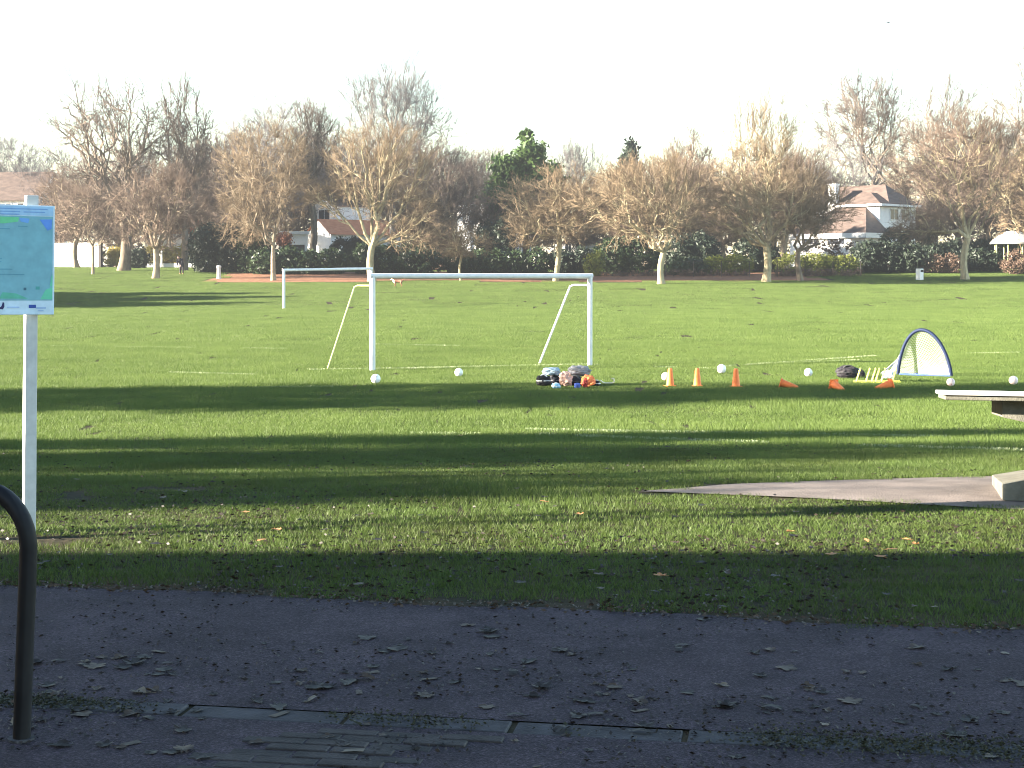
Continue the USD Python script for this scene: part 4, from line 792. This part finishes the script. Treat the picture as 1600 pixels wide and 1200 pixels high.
# ------------------------------------------------------------------ map sign
sg = ground(45, 831); s = F / sg[1]; rot = math.degrees(math.radians(30))
o = thing('map_sign', 'pale blue park map sign on a white square post at the left edge', 'sign', sg, rot)
lean = lambda m: moved(m, ry=math.radians(0.45))
ph = (831 - 305) / s; M_spost = mat('sign_post_paint', (0.33, 0.34, 0.34), (0.40, 0.41, 0.41), 0.5, 12, 4)
obj('post', lean(rbox(0.072, 0.072, ph + 0.1, 0.004).apply_translation([0, 0, -0.1])), M_spost, o)
z0, z1 = (831 - 491) / s, (831 - 321) / s; xr = 0.128; xl = xr - 0.95; yf = -0.06
def hexrgb(*c): return tuple(((x / 255) ** 2.2) for x in c)
obj('panel', lean(rbox(xr - xl, 0.02, z1 - z0, 0.004).apply_translation([(xl + xr) / 2, yf, z0])), flat('sign_pale', (0.40, 0.52, 0.62), 0.5), o)
obj('post', lean(rbox(0.072, 0.072, ph + 0.1, 0.004).apply_translation([xl + 0.175, 0, -0.1])), M_spost, o)
yy0 = yf - 0.0105
def plate(name, pts, c, layer, rough=0.5):
    pg = Polygon(pts); m = trimesh.creation.extrude_polygon(pg, 0.0008, engine='earcut'); v = np.array(m.vertices)
    obj(name, lean(tri(np.c_[v[:, 0], yy0 - 0.0009 * layer + v[:, 2] * 0 - v[:, 2], v[:, 1]], np.array(m.faces)[:, ::-1])), flat('print_%s_%d' % (name, len(used)), c, rough), o)
def zs(py): return (831 - py) / s
def xp(px): return xr - (85 - px) / s / 0.98
def rect(a, b, c_, d_): return [(a, c_), (b, c_), (b, d_), (a, d_)]
plate('map_area', rect(xl + 0.02, xp(82), zs(469), zs(338)), (0.125, 0.295, 0.36), 0)
plate('header_band', rect(xl + 0.02, xp(82), zs(337), zs(323)), (0.24, 0.40, 0.58), 0)
for k, (a, b, y_) in enumerate([(-60, 74, 326.5), (-60, 33, 331), (38, 70, 331.2), (-60, 32, 335)]): plate('print_line', rect(xp(a), xp(b), zs(y_ + 1.3), zs(y_ - 0.3)), (0.12, 0.25, 0.48), 1)
plate('park_patch', [(xp(-60), zs(351)), (xp(10), zs(350)), (xp(30), zs(347)), (xp(31), zs(340)), (xp(-60), zs(339))], (0.10, 0.42, 0.22), 1)
plate('corner_flag', [(xp(62), zs(343)), (xp(81), zs(342)), (xp(80), zs(357)), (xp(74), zs(360))], (0.07, 0.20, 0.55), 1)
plate('corner_flag', [(xp(32), zs(341)), (xp(47), zs(342)), (xp(45), zs(349)), (xp(34), zs(347))], (0.10, 0.26, 0.55), 1)
for a, b, y_ in ((-60, 7, 404), (-60, 6, 409), (-60, 4, 415), (-60, 22, 420.5), (-60, 40, 428.5), (30, 44, 354), (0, 18, 358)): plate('print_line', rect(xp(a), xp(b), zs(y_ + 0.9), zs(y_ - 0.6)), (0.07, 0.22, 0.30), 1)
plate('hill_shape', [(xp(3), zs(466)), (xp(46), zs(466)), (xp(28), zs(458)), (xp(8), zs(456))], (0.07, 0.32, 0.24), 1)
plate('hill_shape', [(xp(64), zs(467)), (xp(82), zs(467)), (xp(82), zs(448)), (xp(72), zs(452))], (0.09, 0.40, 0.27), 1)
plate('hill_shape', [(xp(78), zs(447)), (xp(82), zs(447)), (xp(82), zs(428)), (xp(80), zs(432))], (0.09, 0.40, 0.27), 2)
plate('icon', [(xp(39), zs(453)), (xp(43), zs(453)), (xp(43), zs(449)), (xp(39), zs(449))], (0.03, 0.10, 0.15), 1)
plate('icon', [(xp(57), zs(452)), (xp(63), zs(452)), (xp(63), zs(447)), (xp(57), zs(447))], (0.05, 0.25, 0.25), 1)
plate('emblem', [(xp(2), zs(482)), (xp(9), zs(482.5)), (xp(11), zs(478)), (xp(10.5), zs(472)), (xp(8.4), zs(471.5)), (xp(7), zs(477))], (0.012, 0.012, 0.07), 1)
plate('print_line', rect(xp(15), xp(33), zs(480.5), zs(478.3)), (0.10, 0.30, 0.48), 1)
plate('emblem', rect(xp(47), xp(57.5), zs(480.5), zs(475.5)), (0.015, 0.05, 0.25), 1)
plate('print_line', rect(xp(58), xp(72.5), zs(482), zs(479)), (0.03, 0.09, 0.32), 1)
plate('print_line', rect(xp(61), xp(69), zs(485.5), zs(483.6)), (0.25, 0.36, 0.55), 1)

# ------------------------------------------------------------------ cycle stand
sb = ground(33, 1157); o = thing('cycle_stand', 'black tubular cycle stand rising at the left edge of the path', 'cycle stand', sb)
dv = np.array([-0.88, 0.35, 0]); dv /= np.linalg.norm(dv); hh_ = 0.855; rad = 0.19; wd = 0.75
pts = [np.array([0.0, 0, -0.05]), np.array([0.012, 0, 0.3]), np.array([0.022, 0, hh_ - rad - 0.1])]
for t in np.linspace(0, np.pi / 2, 10): pts.append(np.array([0.025, 0, hh_ - rad]) + dv * rad * (1 - math.cos(t)) + np.array([0, 0, rad * math.sin(t)]))
for t in np.linspace(np.pi / 2, np.pi, 10)[0:]: pts.append(np.array([0.025, 0, hh_ - rad]) + dv * (wd - rad + rad * math.sin(t - np.pi / 2)) + np.array([0, 0, rad * math.sin(t)]))
pts.append(dv * wd + [0, 0, -0.05])
obj('hoop', tube(pts, 0.030, 14), M_blackmetal, o, smooth=50)
obj('collar', tube([(0, 0, -0.01), (0, 0, 0.012)], 0.045, 14), M_edge, o)

# ------------------------------------------------------------------ person, dog, bird
def body_from(bones, refine=0.05):
    m = m3.Manifold()
    for (a, ra), (b, rb) in bones:
        m += m3.Manifold.batch_hull([m3.Manifold.sphere(ra, 14).translate(tuple(map(float, a))), m3.Manifold.sphere(rb, 14).translate(tuple(map(float, b)))])
    o = m.refine_to_length(refine).to_mesh(); t = trimesh.Trimesh(o.vert_properties[:, :3], o.tri_verts, process=True)
    trimesh.smoothing.filter_taubin(t, iterations=8); return t
skin = flat('skin', (0.46, 0.28, 0.21), 0.6); coat = flat('dark_coat', (0.014, 0.013, 0.022), 0.8); trous = flat('dark_trousers', (0.02, 0.018, 0.022), 0.8); hair = flat('dark_hair', (0.02, 0.014, 0.01), 0.6); shoe = flat('tan_shoe', (0.45, 0.22, 0.10), 0.6)
pb = on(283.5, 124); o = thing('person', 'person in a dark coat bending forward on the grass beside a dark trunk', 'person', pb, 0)
J = dict(hip=(0, 0.06, 0.80), chest=(-0.08, -0.2, 1.14), neck=(-0.12, -0.32, 1.24), head=(-0.15, -0.42, 1.33))
hipL, hipR = (-0.09, 0.06, 0.80), (0.10, 0.06, 0.80)
kL, kR, aL, aR = (-0.10, -0.02, 0.44), (0.11, -0.03, 0.45), (-0.10, 0.04, 0.08), (0.12, 0.05, 0.08)
shL, shR = (-0.26, -0.2, 1.16), (0.12, -0.22, 1.16); eL, eR = (-0.27, -0.33, 0.92), (0.14, -0.36, 0.92); wL, wR = (-0.20, -0.5, 0.72), (0.06, -0.52, 0.72)
sk = [((J['neck'], 0.06), (J['head'], 0.07)), ((J['head'], 0.105), ((-0.16, -0.47, 1.32), 0.085)), ((J['chest'], 0.10), (J['neck'], 0.055)), ((J['hip'], 0.10), (J['chest'], 0.10))]
for h_, k_, a_ in ((hipL, kL, aL), (hipR, kR, aR)): sk += [((h_, 0.07), (k_, 0.05)), ((k_, 0.048), (a_, 0.035)), ((a_, 0.035), ((a_[0], a_[1] - 0.16, 0.035), 0.03))]
for s_, e_, w_ in ((shL, eL, wL), (shR, eR, wR)):
    sk += [((J['chest'], 0.07), (s_, 0.06)), ((s_, 0.05), (e_, 0.038)), ((e_, 0.037), (w_, 0.026)), ((w_, 0.026), ((w_[0], w_[1] - 0.07, w_[2] - 0.06), 0.028))]
    for f in range(5): sk.append((((w_[0] + (f - 2) * 0.018, w_[1] - 0.06, w_[2] - 0.05), 0.011), ((w_[0] + (f - 2) * 0.022, w_[1] - 0.11 + 0.01 * abs(f - 2), w_[2] - 0.12), 0.008)))
obj('body', body_from(sk, 0.025), skin, o, smooth=True)
cb = [((J['hip'], 0.19), (J['chest'], 0.18)), ((J['chest'], 0.17), ((-0.11, -0.28, 1.21), 0.09)), (((0, 0.1, 0.62), 0.19), (J['hip'], 0.20))]
for s_, e_, w_ in ((shL, eL, wL), (shR, eR, wR)): cb += [((J['chest'], 0.12), (s_, 0.10)), ((s_, 0.085), (e_, 0.065)), ((e_, 0.065), (tuple(np.array(w_) * 0.85 + np.array(e_) * 0.15), 0.05))]
obj('coat', body_from(cb, 0.04), coat, o, smooth=True)
tb = []
for h_, k_, a_ in ((hipL, kL, aL), (hipR, kR, aR)): tb += [((h_, 0.10), (k_, 0.075)), ((k_, 0.072), (a_, 0.055))]
obj('trousers', body_from(tb, 0.04), trous, o, smooth=True)
obj('hair', body_from([(((-0.145, -0.39, 1.375), 0.105), ((-0.14, -0.36, 1.32), 0.10))], 0.03), hair, o, smooth=True)
for a_ in (aL, aR): obj('shoe', body_from([(((a_[0], a_[1] + 0.02, 0.045), 0.048), ((a_[0], a_[1] - 0.18, 0.035), 0.036))], 0.03), shoe, o, smooth=True)

db = ground(622, 447.5); o = thing('dog', 'small brown and white dog standing on the far grass behind the nearer goal', 'dog', db, 172)
fur = flat('brown_fur', (0.22, 0.10, 0.06), 0.9); wfur = flat('white_fur', (0.78, 0.75, 0.68), 0.9)
dk = [(((-0.24, 0, 0.36), 0.095), ((0.0, 0, 0.355), 0.085)), (((0.0, 0, 0.355), 0.085), ((0.22, 0, 0.37), 0.115)), (((0.24, 0, 0.40), 0.09), ((0.36, 0, 0.50), 0.065)), (((0.37, 0, 0.53), 0.075), ((0.42, 0, 0.52), 0.06)), (((0.42, 0, 0.51), 0.045), ((0.52, 0, 0.48), 0.03)),
      (((-0.30, 0, 0.40), 0.03), ((-0.40, 0, 0.50), 0.02)), (((-0.40, 0, 0.50), 0.02), ((-0.43, 0, 0.58), 0.012))]
for sy in (-1, 1):
    y = 0.065 * sy
    dk += [(((0.20, y, 0.32), 0.055), ((0.19, y, 0.20), 0.034)), (((0.19, y, 0.20), 0.03), ((0.20, y, 0.04), 0.022)), (((0.20, y, 0.03), 0.025), ((0.24, y, 0.025), 0.022)),
           (((-0.24, y, 0.33), 0.075), ((-0.19, y, 0.22), 0.045)), (((-0.19, y, 0.22), 0.04), ((-0.27, y, 0.14), 0.026)), (((-0.27, y, 0.14), 0.024), ((-0.25, y, 0.03), 0.02)), (((-0.25, y, 0.028), 0.024), ((-0.21, y, 0.025), 0.021)),
           (((0.37, y * 0.9, 0.58), 0.03), ((0.345, y * 1.35, 0.53), 0.014))]
obj('body', body_from(dk, 0.03), fur, o, smooth=True)
obj('white_bib', body_from([(((0.27, 0, 0.38), 0.105), ((0.35, 0, 0.46), 0.078)), (((0.43, 0, 0.515), 0.05), ((0.515, 0, 0.482), 0.034)), (((0.24, 0, 0.30), 0.08), ((0.27, 0, 0.38), 0.10))], 0.03), wfur, o, smooth=True)

bp = at(1388, 35, 70); o = thing('bird', 'small grey bird flying high in the white sky at the upper right', 'bird', bp, 20)
gull = flat('bird_grey', (0.16, 0.15, 0.16), 0.8)
obj('body', body_from([(((-0.07, 0, 0), 0.012), ((-0.02, 0, 0), 0.026)), (((-0.02, 0, 0), 0.026), ((0.06, 0, 0.005), 0.02)), (((0.06, 0, 0.005), 0.018), ((0.085, 0, 0.01), 0.014)), (((0.085, 0, 0.01), 0.008), ((0.11, 0, 0.008), 0.002)), (((-0.07, 0, 0), 0.012), ((-0.12, 0, 0.004), 0.008))], 0.012), gull, o, smooth=True)
for sy in (-1, 1):
    obj('wing', body_from([(((0.04, 0.02 * sy, 0.012), 0.008), ((0.05, 0.10 * sy, 0.06), 0.006)), (((-0.02, 0.02 * sy, 0.01), 0.005), ((0.0, 0.10 * sy, 0.058), 0.004)), (((0.05, 0.10 * sy, 0.06), 0.006), ((-0.02, 0.19 * sy, 0.075), 0.002)), (((0.0, 0.10 * sy, 0.058), 0.004), ((-0.02, 0.19 * sy, 0.075), 0.002)), (((0.01, 0.03 * sy, 0.012), 0.005), ((0.02, 0.11 * sy, 0.06), 0.004))], 0.012), gull, o, smooth=True)

# ------------------------------------------------------------------ fallen leaves
def leaf_mesh(seed, lobes=5, curl=0.35, aspect=0.85):
    r = np.random.default_rng(seed); n = lobes * 4; t = np.arange(n) / n * 2 * np.pi
    rad = 0.55 + 0.45 * np.abs(np.cos(t * lobes / 2)) ** 0.7 * r.uniform(0.75, 1.1, n); rad[0] *= 0.6
    pts = np.c_[np.cos(t) * rad, np.sin(t) * rad * aspect]; inner = pts * 0.5
    v = np.vstack([[0, 0], inner, pts]); z = curl * (0.7 * v[:, 1] ** 2 + 0.5 * r.uniform(-1, 1) * v[:, 0] ** 2) + 0.10 * (meshkit.noise(np.c_[v * 2.3, np.full(len(v), seed)]) - 0.5)
    v = np.c_[v, z - z.min() + 0.02]; f = []
    for i in range(n):
        j = (i + 1) % n; f += [[0, 1 + i, 1 + j], [1 + i, 1 + n + i, 1 + n + j], [1 + i, 1 + n + j, 1 + j]]
    s = [tube([(-0.5, 0, z.max() * 0.3 + 0.02), (-1.0, 0.05, 0.06), (-1.35, 0.12, 0.12)], 0.02, 3)]
    return join([(v, np.array(f))] + [(np.array(m.vertices), np.array(m.faces)) for m in s])
lr = np.random.default_rng(77)
protoL = {}
def fallen(x_, y_, kind, size, label, group, dz=0.006):
    sc = (size, size, size * lr.uniform(0.6, 1.5)); key = (kind, int(lr.choice(5, p=[0.16, 0.2, 0.16, 0.24, 0.24])), group)
    loc = (x_, y_, float(gz(y_)) + dz); rz = lr.uniform(0, 360)
    if key not in protoL:
        t = thing('fallen_leaf', label, 'leaf', loc, rz, group, scale=sc); obj('blade', leaf_mesh(key[1] * 13 + kind * 5 + 3, [3, 5, 5, 2, 4][key[1]], [0.15, 0.3, 0.5, 0.6, 0.9][key[1]], [0.85, 0.9, 0.7, 0.5, 0.6][key[1]]), LEAFS[kind], t); protoL[key] = t
    else: dup(protoL[key], 'fallen_leaf', label, 'leaf', loc, rz, group, sc)
n = 0
NEARL = ['dark brown curled leaf lying on the shaded tarmac path', 'brown curled leaf lying on the shaded tarmac path', 'pale curled leaf lying on the shaded tarmac path']
while n < 190:
    px, py = lr.uniform(-30, 1630), 935 + 265 * lr.random() ** 0.75
    g = ground(px, py)
    if g[1] > edge(g[0]) - 0.08: continue
    dens = math.exp(-((py - 1070) / 55) ** 2) + 0.22 + 0.35 * math.exp(-((px - 330) / 250) ** 2 - ((py - 1040) / 60) ** 2)
    if lr.random() > dens: continue
    k = int(lr.choice([0, 1, 2], p=[0.62, 0.32, 0.06])); fallen(g[0], g[1], k, 0.019 + 0.040 * lr.random() ** 1.2, NEARL[k], ['dark leaves on the path', 'brown leaves on the path', 'pale leaves on the path'][k]); n += 1
GR = ['dark dead leaf lying in the lawn', 'brown dead leaf lying in the lawn', 'pale dead leaf lying in the lawn', 'orange brown dead leaf lying in the lawn']
for px, py in [(384, 807), (432, 835), (410, 851), (1233, 838), (1352, 852), (1415, 850), (1395, 866), (1375, 878), (1430, 858), (1300, 874), (905, 810), (848, 790), (1030, 908), (720, 684)]:
    g = ground(px, py); fallen(g[0], g[1], 3, lr.uniform(0.035, 0.05), GR[3], 'orange leaves in the lawn', 0.03)
n = 0
while n < 90:
    px, py = lr.uniform(-20, 1620), 690 + 270 * lr.random() ** 0.8; g = ground(px, py)
    if g[1] < edge(g[0]) + 0.1: continue
    k = int(lr.choice([0, 1, 2], p=[0.7, 0.22, 0.08])); fallen(g[0], g[1], k, lr.uniform(0.022, 0.045), GR[k], ['dark leaves in the lawn', 'brown leaves in the lawn', 'pale leaves in the lawn'][k], 0.025); n += 1
# crumbs of leaf and moss in the joint beside the edging
mr = np.random.default_rng(9); n = 13000
mx = mr.uniform(-2.6, 2.4, n); dens_ = meshkit.fbm(np.c_[mx * 1.6, np.zeros(n), np.zeros(n)], 4, 4) + 0.13 * np.clip(mx, -1, 1)
k = dens_ + 0.22 * mr.random(n) > 0.55; mx = mx[k]; n = len(mx)
my = kerb_y(mx) - 0.07 + mr.normal(0, 0.05 + 0.02 * np.clip(mx, 0, 2), n); p = np.c_[mx, my, np.full(n, 0.012)]; a, b = frames(mr.normal(size=(n, 3)) + [0, 0, 0.8]); sz = mr.uniform(0.003, 0.009, (n, 1))
q = np.stack([p - a * sz, p + b * sz * 0.6, p + a * sz, p - b * sz * 0.6], 1).reshape(-1, 3); f = (np.arange(n)[:, None, None] * 4 + np.array([[0, 1, 2], [0, 2, 3]])[None]).reshape(-1, 3)
tag(obj('moss', tri(q, f), M_moss), 'dark moss and crumbled leaves along the flush edging of the path', 'moss', kind='stuff')
n = 5200; px_, py_ = mr.uniform(-30, 1630, n), 930 + 280 * mr.random(n); yy = EYE * F / (py_ - HZ); xx = (px_ - 800) / F * yy
dens_ = meshkit.fbm(np.c_[xx * 1.2, yy * 2.0, np.zeros(n)], 4, 8); k = (dens_ > 0.47) & (yy < edge(xx) - 0.05); xx, yy = xx[k], yy[k]; n = len(xx)
p = np.c_[xx, yy, np.full(n, 0.010)]; a, b = frames(mr.normal(size=(n, 3)) * 0.5 + [0, 0, 1]); sz = mr.uniform(0.004, 0.014, (n, 1))
q = np.stack([p - a * sz, p + b * sz * 0.5, p + a * sz, p - b * sz * 0.5], 1).reshape(-1, 3); f = (np.arange(n)[:, None, None] * 4 + np.array([[0, 1, 2], [0, 2, 3]])[None]).reshape(-1, 3)
tag(obj('leaf_crumbs', tri(q, f), LEAFS[0]), 'crumbled bits of dead leaf scattered over the path', 'leaf litter', kind='stuff')

n = 6500; px_, py_ = mr.uniform(-30, 1630, n), 660 + 300 * mr.random(n) ** 0.7; p = np.array([ground(a_, b_) for a_, b_ in zip(px_, py_)])
k = (meshkit.fbm(p * [0.9, 0.9, 0], 4, 18) > 0.46) & (p[:, 1] > edge(p[:, 0]) + 0.05) & ~shapely.contains_xy(pad_grown, p[:, 0], p[:, 1]); p = p[k] + [0, 0, 0.018]; n = len(p); a, b = frames(mr.normal(size=(n, 3)) * 0.7 + [0, 0, 0.7]); sz = mr.uniform(0.006, 0.02, (n, 1))
q = np.stack([p - a * sz, p + b * sz * 0.5, p + a * sz, p - b * sz * 0.5], 1).reshape(-1, 3); f = (np.arange(n)[:, None, None] * 4 + np.array([[0, 1, 2], [0, 2, 3]])[None]).reshape(-1, 3)
tag(obj('leaf_crumbs', tri(q, f), LEAFS[0]), 'dark crumbs of dead leaf caught in the lawn', 'leaf litter', kind='stuff')

n = 1700; ex_ = mr.uniform(-3.4, 3.2, n); p = np.c_[ex_, edge(ex_) + mr.normal(0.02, 0.06, n), np.full(n, 0.012)]; a, b = frames(mr.normal(size=(n, 3)) * 0.6 + [0, 0, 0.8]); sz = mr.uniform(0.005, 0.018, (n, 1))
q = np.stack([p - a * sz, p + b * sz * 0.5, p + a * sz, p - b * sz * 0.5], 1).reshape(-1, 3); f = (np.arange(n)[:, None, None] * 4 + np.array([[0, 1, 2], [0, 2, 3]])[None]).reshape(-1, 3)
tag(obj('leaf_crumbs', tri(q, f), LEAFS[1]), 'brown crumbs of leaf along the edge between lawn and tarmac path', 'leaf litter', kind='stuff')
